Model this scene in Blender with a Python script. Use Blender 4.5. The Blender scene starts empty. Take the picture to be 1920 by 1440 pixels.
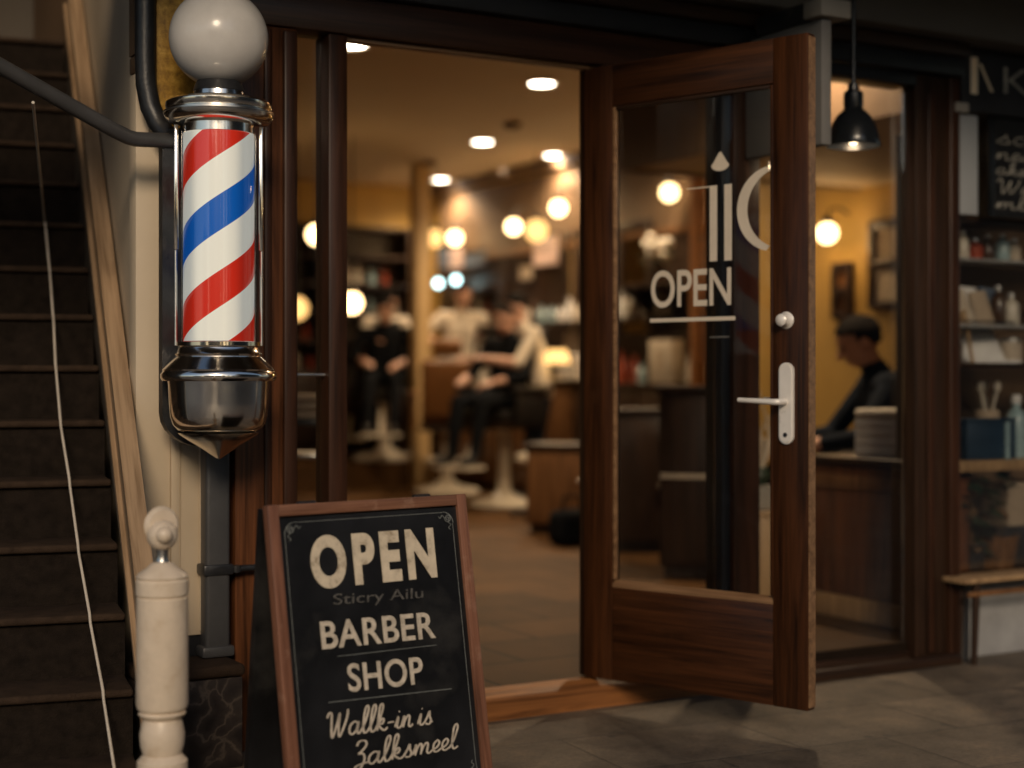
import bpy, bmesh, math, random
from mathutils import Vector, Matrix, Quaternion
R = math.radians
rnd = random.Random(7)
SC = bpy.context.scene
COL = SC.collection

# ------------------------------------------------------------------ layout helpers
CAM = Vector((-2.881, -4.517, 1.13))
CR = Vector((0.867, -0.499, 0.0)).normalized()      # to the camera's right
CF = Vector((0.499, 0.867, 0.0)).normalized()       # the way the camera looks
FL = 0.09                                           # shop floor height
CEIL = 3.17
XR, YB = 4.6, 10.3                                  # inner right wall, inner back wall

def ray(px, py):
    return CR * ((px - 960) / 2900) + CF + Vector((0, 0, (710 - py) / 2900))

def at(px, py, Z):
    return CAM + ray(px, py) * Z

def hit(px, py, axis, val):
    d = ray(px, py)
    return CAM + d * ((val - CAM[axis]) / d[axis])

def facing(dx, dy):
    return math.atan2(dx, -dy)

# ------------------------------------------------------------------ object helpers
def new_obj(name, data, parent=None):
    o = bpy.data.objects.new(name, data)
    COL.objects.link(o)
    if parent is not None:
        o.parent = parent
    return o

def tag(o, label=None, cat=None, group=None, kind=None):
    if label: o['label'] = label
    if cat: o['category'] = cat
    if group: o['group'] = group
    if kind: o['kind'] = kind
    return o

def thing(name, label, cat, loc=(0, 0, 0), rz=0.0, group=None):
    o = new_obj(name, None)
    o.empty_display_size = 0.1
    o.location = loc
    o.rotation_euler = (0, 0, rz)
    return tag(o, label, cat, group)

def copy_tree(o, parent=None):
    c = o.copy()
    COL.objects.link(c)
    if parent is not None:
        c.parent = parent
    for ch in list(o.children):
        copy_tree(ch, c)
    return c

class B:
    """collects shapes for one mesh"""
    def __init__(self):
        self.bm = bmesh.new()
        self.mi = 0
    def _mark(self, n0):
        if self.mi:
            self.bm.faces.ensure_lookup_table()
            for f in self.bm.faces[n0:]:
                f.material_index = self.mi
    def box(self, x0, x1, y0, y1, z0, z1, bev=0.0, seg=2, M=None):
        n0 = len(self.bm.faces)
        m = Matrix.Translation(((x0 + x1) / 2, (y0 + y1) / 2, (z0 + z1) / 2)) @ Matrix.Diagonal((abs(x1 - x0), abs(y1 - y0), abs(z1 - z0), 1))
        if M is not None:
            m = M @ m
        r = bmesh.ops.create_cube(self.bm, size=1.0, matrix=m)
        if bev > 0:
            es = list({e for v in r['verts'] for e in v.link_edges})
            bmesh.ops.bevel(self.bm, geom=es, offset=bev, offset_type='OFFSET', segments=seg, profile=0.5, affect='EDGES')
        else:
            self._mark(n0)
        return self
    def lathe(self, prof, c=(0, 0, 0), seg=32, M=None, cap=True):
        n0 = len(self.bm.faces)
        rings = []
        for r, z in prof:
            if r < 1e-6:
                p = Vector((c[0], c[1], c[2] + z))
                rings.append([self.bm.verts.new(M @ p if M else p)])
            else:
                ring = []
                for i in range(seg):
                    a = 2 * math.pi * i / seg
                    p = Vector((c[0] + r * math.cos(a), c[1] + r * math.sin(a), c[2] + z))
                    ring.append(self.bm.verts.new(M @ p if M else p))
                rings.append(ring)
        for a, b in zip(rings, rings[1:]):
            n = max(len(a), len(b))
            if n == 1: continue
            for i in range(n):
                j = (i + 1) % n
                vs = [a[i % len(a)], a[j % len(a)], b[j % len(b)], b[i % len(b)]]
                u = []
                for v in vs:
                    if v not in u: u.append(v)
                if len(u) > 2:
                    self.bm.faces.new(u)
        if not cap and prof[0] == prof[-1]:
            pass
        for ring, rev in ((rings[0], True), (rings[-1], False)):
            if cap and len(ring) > 2:
                self.bm.faces.new(list(reversed(ring)) if rev else ring)
        self._mark(n0)
        return self
    def cyl(self, p, q, r, r2=None, seg=16):
        p, q = Vector(p), Vector(q)
        return self.tube([p, q], [r, r if r2 is None else r2], seg)
    def tube(self, pts, r, seg=10):
        n0 = len(self.bm.faces)
        pts = [Vector(p) for p in pts]
        n = len(pts)
        rs = r if isinstance(r, (list, tuple)) else [r] * n
        t0 = (pts[1] - pts[0]).normalized()
        up = Vector((0, 0, 1)) if abs(t0.z) < 0.9 else Vector((1, 0, 0))
        nx = t0.cross(up).normalized()
        rings = []
        tp = t0
        for i, p in enumerate(pts):
            if i == 0: t = t0
            elif i == n - 1: t = (pts[i] - pts[i - 1]).normalized()
            else:
                t = ((pts[i + 1] - pts[i]).normalized() + (pts[i] - pts[i - 1]).normalized())
                t = t.normalized() if t.length > 1e-6 else tp
            q = tp.rotation_difference(t)
            nx = (q @ nx)
            nx = (nx - t * nx.dot(t)).normalized()
            ny = t.cross(nx)
            tp = t
            rings.append([self.bm.verts.new(p + (nx * math.cos(2 * math.pi * k / seg) + ny * math.sin(2 * math.pi * k / seg)) * rs[i]) for k in range(seg)])
        for a, b in zip(rings, rings[1:]):
            for k in range(seg):
                j = (k + 1) % seg
                self.bm.faces.new([a[k], a[j], b[j], b[k]])
        self.bm.faces.new(list(reversed(rings[0])))
        self.bm.faces.new(rings[-1])
        self._mark(n0)
        return self
    def ell(self, c, r, M=None, u=20, v=14):
        n0 = len(self.bm.faces)
        if not isinstance(r, (list, tuple)): r = (r, r, r)
        m = Matrix.Translation(Vector(c)) @ (M if M is not None else Matrix.Identity(4)) @ Matrix.Diagonal((r[0], r[1], r[2], 1))
        bmesh.ops.create_uvsphere(self.bm, u_segments=u, v_segments=v, radius=1.0, matrix=m)
        self._mark(n0)
        return self
    def prism(self, pts, d0, d1, plane='xz'):
        """polygon in a plane, given depth along the third axis"""
        n0 = len(self.bm.faces)
        def P(a, b, d):
            return {'xz': (a, d, b), 'xy': (a, b, d), 'yz': (d, a, b)}[plane]
        lo = [self.bm.verts.new(P(a, b, d0)) for a, b in pts]
        hi = [self.bm.verts.new(P(a, b, d1)) for a, b in pts]
        n = len(pts)
        self.bm.faces.new(lo); self.bm.faces.new(list(reversed(hi)))
        for i in range(n):
            j = (i + 1) % n
            self.bm.faces.new([lo[i], hi[i], hi[j], lo[j]])
        bmesh.ops.recalc_face_normals(self.bm, faces=self.bm.faces[:] if n0 == 0 else list(self.bm.faces)[n0:])
        self._mark(n0)
        return self
    def ribbon(self, pts, w, y, slant=0.0):
        """flat brush stroke in the xz plane at depth y"""
        pts = [Vector((p[0], 0, p[1])) for p in pts]
        L = []; Rr = []
        n = len(pts)
        for i, p in enumerate(pts):
            t = (pts[min(i + 1, n - 1)] - pts[max(i - 1, 0)])
            t = t.normalized() if t.length > 1e-9 else Vector((1, 0, 0))
            nn = Vector((-t.z, 0, t.x))
            ww = w * (0.55 + 0.45 * abs(t.z))
            if i == 0 or i == n - 1: ww *= 0.6
            L.append(self.bm.verts.new((p.x + nn.x * ww, y, p.z + nn.z * ww)))
            Rr.append(self.bm.verts.new((p.x - nn.x * ww, y, p.z - nn.z * ww)))
        for i in range(n - 1):
            self.bm.faces.new([L[i], Rr[i], Rr[i + 1], L[i + 1]])
        return self
    def build(self, name, mats, parent=None, loc=None, rz=None, smooth=35, fix=True):
        me = bpy.data.meshes.new(name)
        if fix:
            bmesh.ops.recalc_face_normals(self.bm, faces=self.bm.faces[:])
        self.bm.to_mesh(me)
        self.bm.free()
        for m in (mats if isinstance(mats, (list, tuple)) else [mats]):
            me.materials.append(m)
        if smooth:
            for p in me.polygons: p.use_smooth = True
            me.set_sharp_from_angle(angle=R(smooth))
        o = new_obj(name, me, parent)
        if loc is not None: o.location = loc
        if rz is not None: o.rotation_euler = (0, 0, rz)
        return o

def one(name, b, mat, label, cat, loc=(0, 0, 0), rz=0.0, group=None, smooth=35):
    return tag(b.build(name, mat, None, loc, rz, smooth), label, cat, group)

def structure(name, b, mat, smooth=0):
    return tag(b.build(name, mat, smooth=smooth), kind='structure')

# ------------------------------------------------------------------ materials
def mat_new(name):
    m = bpy.data.materials.new(name)
    m.use_nodes = True
    nt = m.node_tree
    nt.nodes.clear()
    out = nt.nodes.new('ShaderNodeOutputMaterial')
    return m, nt, out

def N(nt, kind, **kw):
    n = nt.nodes.new(kind)
    for k, v in kw.items():
        if k.startswith('i_'):
            n.inputs[k[2:].replace('_', ' ')].default_value = v
        else:
            setattr(n, k, v)
    return n

def ramp(nt, fac, stops, interp='LINEAR'):
    r = nt.nodes.new('ShaderNodeValToRGB')
    r.color_ramp.interpolation = interp
    el = r.color_ramp.elements
    while len(el) < len(stops): el.new(0.5)
    for e, (p, c) in zip(el, stops):
        e.position = p
        e.color = (*c, 1) if len(c) == 3 else c
    nt.links.new(fac, r.inputs['Fac'])
    return r.outputs['Color']

def coords(nt, scale=(1, 1, 1), kind='Object', rotx=0.0):
    tc = nt.nodes.new('ShaderNodeTexCoord')
    if rotx:
        m0 = nt.nodes.new('ShaderNodeMapping')
        m0.inputs['Rotation'].default_value = (rotx, 0, 0)
        nt.links.new(tc.outputs[kind], m0.inputs['Vector'])
    mp = nt.nodes.new('ShaderNodeMapping')
    mp.inputs['Scale'].default_value = scale
    nt.links.new(m0.outputs['Vector'] if rotx else tc.outputs[kind], mp.inputs['Vector'])
    return mp.outputs['Vector']

def paint(name, col, rough=0.5, var=0.12, scale=6.0, bump=0.15, bscale=60.0, metal=0.0, spec=0.5, grime=None, coat=0.0):
    m, nt, out = mat_new(name)
    p = N(nt, 'ShaderNodeBsdfPrincipled')
    p.inputs['Metallic'].default_value = metal
    p.inputs['Specular IOR Level'].default_value = spec
    p.inputs['Coat Weight'].default_value = coat
    v = coords(nt)
    n1 = N(nt, 'ShaderNodeTexNoise', i_Scale=scale, i_Detail=6.0, i_Roughness=0.6)
    nt.links.new(v, n1.inputs['Vector'])
    lo = tuple(c * (1 - var) for c in col); hi = tuple(min(1, c * (1 + var)) for c in col)
    if grime:
        c = ramp(nt, n1.outputs['Fac'], [(0.25, grime), (0.45, lo), (0.7, hi)])
    else:
        c = ramp(nt, n1.outputs['Fac'], [(0.3, lo), (0.7, hi)])
    nt.links.new(c, p.inputs['Base Color'])
    n2 = N(nt, 'ShaderNodeTexNoise', i_Scale=bscale, i_Detail=4.0)
    nt.links.new(v, n2.inputs['Vector'])
    mr = N(nt, 'ShaderNodeMapRange')
    mr.inputs['To Min'].default_value = max(0.02, rough - 0.1); mr.inputs['To Max'].default_value = min(1, rough + 0.12)
    nt.links.new(n1.outputs['Fac'], mr.inputs['Value'])
    nt.links.new(mr.outputs['Result'], p.inputs['Roughness'])
    if bump:
        bp = N(nt, 'ShaderNodeBump', i_Strength=bump, i_Distance=0.004)
        nt.links.new(n2.outputs['Fac'], bp.inputs['Height'])
        nt.links.new(bp.outputs['Normal'], p.inputs['Normal'])
    nt.links.new(p.outputs['BSDF'], out.inputs['Surface'])
    return m

def wood(name, dark, light, axis='z', rough=0.35, scale=1.0, coat=0.15, bump=0.2, wear=None, rotx=0.0):
    m, nt, out = mat_new(name)
    p = N(nt, 'ShaderNodeBsdfPrincipled')
    p.inputs['Coat Weight'].default_value = coat * 0.4
    p.inputs['Coat Roughness'].default_value = 0.2
    p.inputs['Specular IOR Level'].default_value = 0.32
    s = {'x': (1.2, 22, 22), 'y': (22, 1.2, 22), 'z': (22, 22, 1.2)}[axis]
    v = coords(nt, tuple(a * scale for a in s), rotx=rotx)
    n1 = N(nt, 'ShaderNodeTexNoise', i_Scale=1.6, i_Detail=7.0, i_Roughness=0.62, i_Distortion=0.6)
    nt.links.new(v, n1.inputs['Vector'])
    s2 = {'x': (2.5, 160, 160), 'y': (160, 2.5, 160), 'z': (160, 160, 2.5)}[axis]
    v2 = coords(nt, tuple(a * scale for a in s2), rotx=rotx)
    n2 = N(nt, 'ShaderNodeTexNoise', i_Scale=1.0, i_Detail=3.0)
    nt.links.new(v2, n2.inputs['Vector'])
    add = N(nt, 'ShaderNodeMath', operation='MULTIPLY_ADD')
    add.inputs[1].default_value = 0.35
    nt.links.new(n2.outputs['Fac'], add.inputs[0])
    sub = N(nt, 'ShaderNodeMath', operation='MULTIPLY'); sub.inputs[1].default_value = 0.75
    nt.links.new(n1.outputs['Fac'], sub.inputs[0])
    nt.links.new(sub.outputs[0], add.inputs[2])
    mid = tuple((a + b) / 2 for a, b in zip(dark, light))
    c = ramp(nt, add.outputs[0], [(0.38, dark), (0.52, mid), (0.66, light)])
    if wear:
        n3 = N(nt, 'ShaderNodeTexNoise', i_Scale=9.0, i_Detail=8.0, i_Roughness=0.7)
        nt.links.new(coords(nt), n3.inputs['Vector'])
        f = ramp(nt, n3.outputs['Fac'], [(0.55, (0, 0, 0)), (0.75, (0.8, 0.8, 0.8))])
        mx = N(nt, 'ShaderNodeMix', data_type='RGBA')
        nt.links.new(f, mx.inputs['Factor'])
        nt.links.new(c, mx.inputs['A']); mx.inputs['B'].default_value = (*wear, 1)
        c = mx.outputs['Result']
    nt.links.new(c, p.inputs['Base Color'])
    mr = N(nt, 'ShaderNodeMapRange')
    mr.inputs['To Min'].default_value = rough - 0.08; mr.inputs['To Max'].default_value = rough + 0.15
    nt.links.new(n1.outputs['Fac'], mr.inputs['Value'])
    nt.links.new(mr.outputs['Result'], p.inputs['Roughness'])
    bp = N(nt, 'ShaderNodeBump', i_Strength=bump, i_Distance=0.002)
    nt.links.new(add.outputs[0], bp.inputs['Height'])
    nt.links.new(bp.outputs['Normal'], p.inputs['Normal'])
    nt.links.new(p.outputs['BSDF'], out.inputs['Surface'])
    return m

def glass(name, tint=(1, 1, 1), refl=1.0, rough=0.02):
    m, nt, out = mat_new(name)
    t = N(nt, 'ShaderNodeBsdfTransparent'); t.inputs['Color'].default_value = (*tint, 1)
    g = N(nt, 'ShaderNodeBsdfGlossy'); g.inputs['Roughness'].default_value = rough
    f = N(nt, 'ShaderNodeFresnel', i_IOR=1.45)
    mu = N(nt, 'ShaderNodeMath', operation='MULTIPLY'); mu.inputs[1].default_value = refl
    nt.links.new(f.outputs[0], mu.inputs[0])
    mx = N(nt, 'ShaderNodeMixShader')
    nt.links.new(mu.outputs[0], mx.inputs[0])
    nt.links.new(t.outputs[0], mx.inputs[1]); nt.links.new(g.outputs[0], mx.inputs[2])
    nt.links.new(mx.outputs[0], out.inputs['Surface'])
    return m

def emit(name, col, strength):
    m, nt, out = mat_new(name)
    e = N(nt, 'ShaderNodeEmission'); e.inputs['Color'].default_value = (*col, 1); e.inputs['Strength'].default_value = strength
    nt.links.new(e.outputs[0], out.inputs['Surface'])
    return m

M = {}
M['chrome'] = paint('polished_chrome', (0.92, 0.86, 0.77), 0.15, 0.04, 5, 0.0, 30, metal=1.0)
M['steel'] = paint('satin_steel', (0.62, 0.60, 0.57), 0.3, 0.08, 20, 0.05, 80, metal=1.0)
M['black_iron'] = paint('black_painted_iron', (0.022, 0.023, 0.026), 0.38, 0.3, 12, 0.25, 90, grime=(0.05, 0.045, 0.04))
M['grey_pipe'] = paint('grey_painted_pipe', (0.060, 0.060, 0.062), 0.4, 0.2, 8, 0.2, 70)
M['opal'] = paint('opal_globe_glass', (0.66, 0.64, 0.62), 0.22, 0.13, 5, 0.0, 10, coat=0.10)
M['door_wood'] = wood('door_mahogany_upright', (0.010, 0.0036, 0.0013), (0.068, 0.0225, 0.0066), 'z', 0.38, bump=0.35, wear=(0.058, 0.0225, 0.0085))
M['door_wood_x'] = wood('door_mahogany_level', (0.010, 0.0036, 0.0013), (0.068, 0.0225, 0.0066), 'x', 0.40, bump=0.35, wear=(0.050, 0.019, 0.007))
M['bead'] = wood('pale_worn_bead', (0.12, 0.06, 0.028), (0.30, 0.17, 0.085), 'x', 0.4)
M['front_wood'] = wood('shopfront_mahogany_upright', (0.010, 0.0043, 0.0022), (0.050, 0.0188, 0.0085), 'z', 0.38)
M['front_wood_x'] = wood('shopfront_mahogany_level', (0.012, 0.0052, 0.0026), (0.052, 0.020, 0.009), 'x', 0.4)
M['pilaster_wood'] = wood('pilaster_redwood', (0.028, 0.011, 0.005), (0.155, 0.055, 0.020), 'z', 0.36)
M['dark_wood'] = wood('dark_stained_wood', (0.010, 0.006, 0.004), (0.040, 0.019, 0.010), 'z', 0.4)
M['dark_wood_x'] = wood('dark_stained_level', (0.010, 0.006, 0.004), (0.040, 0.019, 0.010), 'x', 0.4)
M['sill_wood'] = wood('orange_sill_wood', (0.10, 0.036, 0.010), (0.32, 0.125, 0.036), 'x', 0.5, coat=0.0)
M['mid_wood'] = wood('brown_cabinet_wood', (0.07, 0.03, 0.012), (0.21, 0.10, 0.04), 'z', 0.4)
M['tan_wood'] = wood('tan_oak', (0.20, 0.12, 0.06), (0.42, 0.27, 0.14), 'z', 0.45)
M['rail_wood'] = wood('pale_pine_rail', (0.20, 0.125, 0.068), (0.42, 0.285, 0.17), 'y', 0.4, coat=0.1, rotx=-math.atan2(0.175, 0.202))
M['board_frame'] = wood('weathered_board_frame', (0.085, 0.033, 0.018), (0.27, 0.12, 0.07), 'z', 0.45, wear=(0.40, 0.25, 0.17))
M['board_frame_x'] = wood('weathered_board_rail', (0.085, 0.034, 0.018), (0.25, 0.115, 0.065), 'x', 0.45, wear=(0.44, 0.28, 0.19))
M['chalkboard'] = paint('black_chalkboard', (0.010, 0.010, 0.011), 0.40, 0.5, 3.2, 0.15, 120, grime=(0.042, 0.040, 0.037))
M['chalk_line'] = paint('thin_chalk_rule', (0.16, 0.17, 0.16), 0.8, 0.3, 60, 0.1)
M['faint_chalk'] = paint('faint_grey_lettering', (0.085, 0.08, 0.072), 0.8, 0.5, 90, 0.1)
M['worn_letter'] = paint('worn_cream_lettering', (0.68, 0.58, 0.43), 0.8, 0.10, 30, 0.3, 120, grime=(0.24, 0.17, 0.10))
M['cream_letter'] = paint('cream_lettering', (0.62, 0.54, 0.43), 0.8, 0.14, 60, 0.15, 140, grime=(0.36, 0.30, 0.22))
M['vinyl'] = paint('cream_glass_lettering', (0.68, 0.59, 0.47), 0.6, 0.05, 20, 0.05)
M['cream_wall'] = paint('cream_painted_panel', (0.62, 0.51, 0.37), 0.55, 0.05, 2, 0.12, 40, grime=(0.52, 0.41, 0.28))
M['cream_post'] = paint('cream_gloss_paint', (0.72, 0.60, 0.46), 0.36, 0.05, 22, 0.3, 55, grime=(0.60, 0.47, 0.33))
M['stair_dark'] = paint('worn_brown_carpet', (0.016, 0.0115, 0.0085), 0.95, 0.4, 30, 0.9, 260, spec=0.1)
M['nosing'] = paint('worn_carpet_edge', (0.042, 0.0265, 0.017), 0.9, 0.35, 22, 0.8, 220, spec=0.15)
M['taupe'] = paint('taupe_skirting_paint', (0.075, 0.062, 0.050), 0.5, 0.2, 6, 0.2, 50)
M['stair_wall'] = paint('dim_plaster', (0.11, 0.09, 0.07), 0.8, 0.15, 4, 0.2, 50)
M['cable'] = paint('off_white_cable', (0.55, 0.49, 0.41), 0.5, 0.1, 20, 0.0)
M['fascia_black'] = paint('black_fascia_paint', (0.012, 0.013, 0.016), 0.42, 0.3, 5, 0.2, 50)
M['beam_grey'] = paint('grey_beam_paint', (0.105, 0.096, 0.085), 0.6, 0.12, 3, 0.3, 40)
M['upper_wall'] = paint('dark_grey_render', (0.11, 0.105, 0.095), 0.8, 0.15, 4, 0.4, 60)
M['grey_panel'] = paint('mid_grey_panel', (0.17, 0.165, 0.16), 0.5, 0.08, 4, 0.1)
M['pale_grey'] = paint('pale_grey_paint', (0.30, 0.30, 0.30), 0.6, 0.12, 5, 0.3, 50, grime=(0.2, 0.2, 0.2))
M['cap_grey'] = paint('stone_grey_cap', (0.27, 0.25, 0.22), 0.6, 0.1, 6, 0.2)
M['lamp_black'] = paint('black_enamel', (0.010, 0.012, 0.015), 0.22, 0.2, 10, 0.03)
M['white_card'] = paint('white_card', (0.72, 0.71, 0.70), 0.6, 0.08, 12, 0.05)
M['paper'] = paint('yellowed_paper', (0.50, 0.42, 0.33), 0.7, 0.15, 18, 0.1)
M['blue_box'] = paint('navy_box', (0.010, 0.030, 0.060), 0.5, 0.2, 8, 0.1)
M['green_leaf'] = paint('dark_leaf', (0.020, 0.035, 0.018), 0.5, 0.4, 18, 0.1)
M['brown_leaf'] = paint('dried_leaf', (0.14, 0.08, 0.035), 0.6, 0.4, 18, 0.1)
M['black_pot'] = paint('black_glazed_pot', (0.02, 0.02, 0.022), 0.3, 0.2, 8, 0.05)
M['plaster_warm'] = paint('warm_white_ceiling', (0.52, 0.41, 0.28), 0.75, 0.05, 2, 0.1, 40)
M['ochre'] = paint('ochre_wall', (0.46, 0.285, 0.070), 0.65, 0.10, 2.5, 0.15, 40)
M['brown_wall'] = paint('brown_panel_wall', (0.13, 0.08, 0.045), 0.6, 0.15, 3, 0.2, 40)
M['tan_post'] = paint('tan_painted_post', (0.47, 0.32, 0.15), 0.5, 0.08, 4, 0.1)
M['leather_black'] = paint('black_leather', (0.014, 0.012, 0.011), 0.36, 0.3, 14, 0.4, 160)
M['leather_brown'] = paint('tan_leather', (0.20, 0.085, 0.026), 0.4, 0.2, 12, 0.4, 160)
M['chair_cream'] = paint('cream_enamel', (0.62, 0.55, 0.44), 0.3, 0.06, 6, 0.03)
M['towel'] = paint('white_towelling', (0.70, 0.64, 0.56), 0.95, 0.06, 30, 0.8, 220)
M['towel_tan'] = paint('tan_towelling', (0.42, 0.33, 0.24), 0.95, 0.1, 30, 0.8, 220)
M['mirror'] = paint('mirror_glass', (0.55, 0.52, 0.47), 0.06, 0.02, 3, 0.0, metal=1.0)
M['bottle_dark'] = paint('brown_bottle_glass', (0.06, 0.03, 0.015), 0.12, 0.2, 8, 0.0)
M['bottle_pale'] = paint('pale_bottle_plastic', (0.55, 0.50, 0.42), 0.3, 0.1, 8, 0.0)
M['bottle_blue'] = paint('pale_blue_bottle', (0.30, 0.42, 0.45), 0.2, 0.1, 8, 0.0)
M['bottle_red'] = paint('red_tin', (0.30, 0.05, 0.02), 0.3, 0.1, 8, 0.0)
M['shirt_white'] = paint('white_shirt_cotton', (0.66, 0.58, 0.47), 0.9, 0.06, 14, 0.5, 60)
M['cloth_black'] = paint('black_cloth', (0.008, 0.009, 0.011), 0.9, 0.3, 14, 0.5, 60, spec=0.08)
M['jeans'] = paint('blue_denim', (0.014, 0.026, 0.052), 0.9, 0.25, 22, 0.5, 160)
M['skin'] = paint('skin', (0.60, 0.35, 0.25), 0.5, 0.1, 14, 0.15, 120)
M['hair'] = paint('dark_hair', (0.008, 0.006, 0.005), 0.85, 0.4, 40, 0.6, 120, spec=0.1)
M['eye'] = paint('dark_eye', (0.02, 0.015, 0.012), 0.15, 0.1, 10, 0.0)
M['lip'] = paint('lip', (0.33, 0.12, 0.10), 0.5, 0.1, 10, 0.0)
M['shoe'] = paint('black_shoe_leather', (0.010, 0.009, 0.009), 0.35, 0.2, 10, 0.1)
M['far_wall'] = paint('dark_reflection_blocker', (0.030, 0.026, 0.023), 0.9, 0.3, 1.5, 0.0)
M['scribble'] = paint('grey_chalk_scribble', (0.26, 0.25, 0.22), 0.8, 0.4, 60, 0.0)
M['blue_grey'] = paint('blue_grey_card', (0.30, 0.315, 0.33), 0.5, 0.06, 4, 0.05)
M['jacket'] = paint('dark_blue_black_jacket', (0.010, 0.013, 0.019), 0.9, 0.3, 14, 0.5, 60, spec=0.08)
M['nickel'] = paint('satin_nickel', (0.88, 0.83, 0.76), 0.3, 0.05, 20, 0.03, 80, metal=0.15)
M['print_blue'] = paint('blue_grey_print', (0.13, 0.17, 0.24), 0.5, 0.4, 7, 0.0)
M['print_pink'] = paint('pale_pink_print', (0.62, 0.46, 0.42), 0.5, 0.25, 7, 0.0)
M['cyan_highlight'] = emit('pale_cyan_highlight', (0.62, 0.95, 0.95), 7.0)
M['glass'] = glass('window_glass', (0.95, 0.95, 0.94), 0.42)
M['tube_glass'] = glass('clear_tube_glass', (0.97, 0.98, 0.97), 0.9, 0.015)
M['downlight'] = emit('downlight_lens', (1.0, 0.86, 0.68), 26.0)
M['globe_lit'] = emit('lit_opal_globe', (1.0, 0.66, 0.30), 9.0)
M['globe_dim'] = emit('dim_amber_globe', (1.0, 0.55, 0.18), 2.2)
M['bulb_small'] = emit('warm_bulb', (1.0, 0.72, 0.42), 6.0)
M['gold_letter'] = paint('gold_leaf_letter', (0.85, 0.70, 0.50), 0.45, 0.1, 10, 0.05)

def stone_pavement():
    m, nt, out = mat_new('street_paving')
    p = N(nt, 'ShaderNodeBsdfPrincipled')
    v = coords(nt)
    br = N(nt, 'ShaderNodeTexBrick')
    br.inputs['Scale'].default_value = 1.0
    br.inputs['Brick Width'].default_value = 0.62; br.inputs['Row Height'].default_value = 0.42
    br.inputs['Mortar Size'].default_value = 0.006; br.inputs['Mortar Smooth'].default_value = 0.4
    br.inputs['Color1'].default_value = (0.115, 0.092, 0.068, 1); br.inputs['Color2'].default_value = (0.18, 0.143, 0.105, 1)
    br.inputs['Mortar'].default_value = (0.11, 0.09, 0.07, 1)
    rot = N(nt, 'ShaderNodeMapping'); rot.inputs['Rotation'].default_value = (0, 0, R(4))
    nt.links.new(v, rot.inputs['Vector']); nt.links.new(rot.outputs[0], br.inputs['Vector'])
    n1 = N(nt, 'ShaderNodeTexNoise', i_Scale=5.0, i_Detail=9.0, i_Roughness=0.68); nt.links.new(v, n1.inputs['Vector'])
    n2 = N(nt, 'ShaderNodeTexNoise', i_Scale=70.0, i_Detail=6.0, i_Roughness=0.7); nt.links.new(v, n2.inputs['Vector'])
    mx = N(nt, 'ShaderNodeMix', data_type='RGBA', blend_type='MULTIPLY'); mx.inputs['Factor'].default_value = 0.9
    nt.links.new(br.outputs['Color'], mx.inputs['A'])
    nt.links.new(ramp(nt, n1.outputs['Fac'], [(0.3, (0.42, 0.40, 0.38)), (0.52, (0.95, 0.93, 0.9)), (0.72, (1.45, 1.35, 1.2))]), mx.inputs['B'])
    mx2 = N(nt, 'ShaderNodeMix', data_type='RGBA', blend_type='MULTIPLY'); mx2.inputs['Factor'].default_value = 0.8
    nt.links.new(mx.outputs['Result'], mx2.inputs['A'])
    nt.links.new(ramp(nt, n2.outputs['Fac'], [(0.3, (0.55, 0.55, 0.55)), (0.7, (1.3, 1.3, 1.3))]), mx2.inputs['B'])
    n3 = N(nt, 'ShaderNodeTexNoise', i_Scale=1.7, i_Detail=5.0, i_Roughness=0.6); nt.links.new(v, n3.inputs['Vector'])
    mx3 = N(nt, 'ShaderNodeMix', data_type='RGBA', blend_type='MULTIPLY'); mx3.inputs['Factor'].default_value = 0.5
    nt.links.new(mx2.outputs['Result'], mx3.inputs['A'])
    nt.links.new(ramp(nt, n3.outputs['Fac'], [(0.36, (0.45, 0.43, 0.42)), (0.5, (0.95, 0.94, 0.92)), (0.64, (1.35, 1.28, 1.18))]), mx3.inputs['B'])
    vo = N(nt, 'ShaderNodeTexVoronoi'); vo.inputs['Scale'].default_value = 5.5; nt.links.new(v, vo.inputs['Vector'])
    mx4 = N(nt, 'ShaderNodeMix', data_type='RGBA')
    nt.links.new(ramp(nt, vo.outputs['Distance'], [(0.07, (0.7, 0.7, 0.7)), (0.11, (0, 0, 0))]), mx4.inputs['Factor'])
    nt.links.new(mx3.outputs['Result'], mx4.inputs['A']); mx4.inputs['B'].default_value = (0.045, 0.04, 0.036, 1)
    nt.links.new(mx4.outputs['Result'], p.inputs['Base Color'])
    p.inputs['Roughness'].default_value = 0.62
    ad = N(nt, 'ShaderNodeMath', operation='ADD'); nt.links.new(n1.outputs['Fac'], ad.inputs[0])
    ml = N(nt, 'ShaderNodeMath', operation='MULTIPLY'); ml.inputs[1].default_value = 0.5; nt.links.new(n2.outputs['Fac'], ml.inputs[0])
    nt.links.new(ml.outputs[0], ad.inputs[1])
    sb = N(nt, 'ShaderNodeMath', operation='SUBTRACT'); nt.links.new(ad.outputs[0], sb.inputs[0]); nt.links.new(br.outputs['Fac'], sb.inputs[1])
    bp = N(nt, 'ShaderNodeBump', i_Strength=0.6, i_Distance=0.012)
    nt.links.new(sb.outputs[0], bp.inputs['Height']); nt.links.new(bp.outputs['Normal'], p.inputs['Normal'])
    nt.links.new(p.outputs['BSDF'], out.inputs['Surface'])
    return m
M['pavement'] = stone_pavement()

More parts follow.
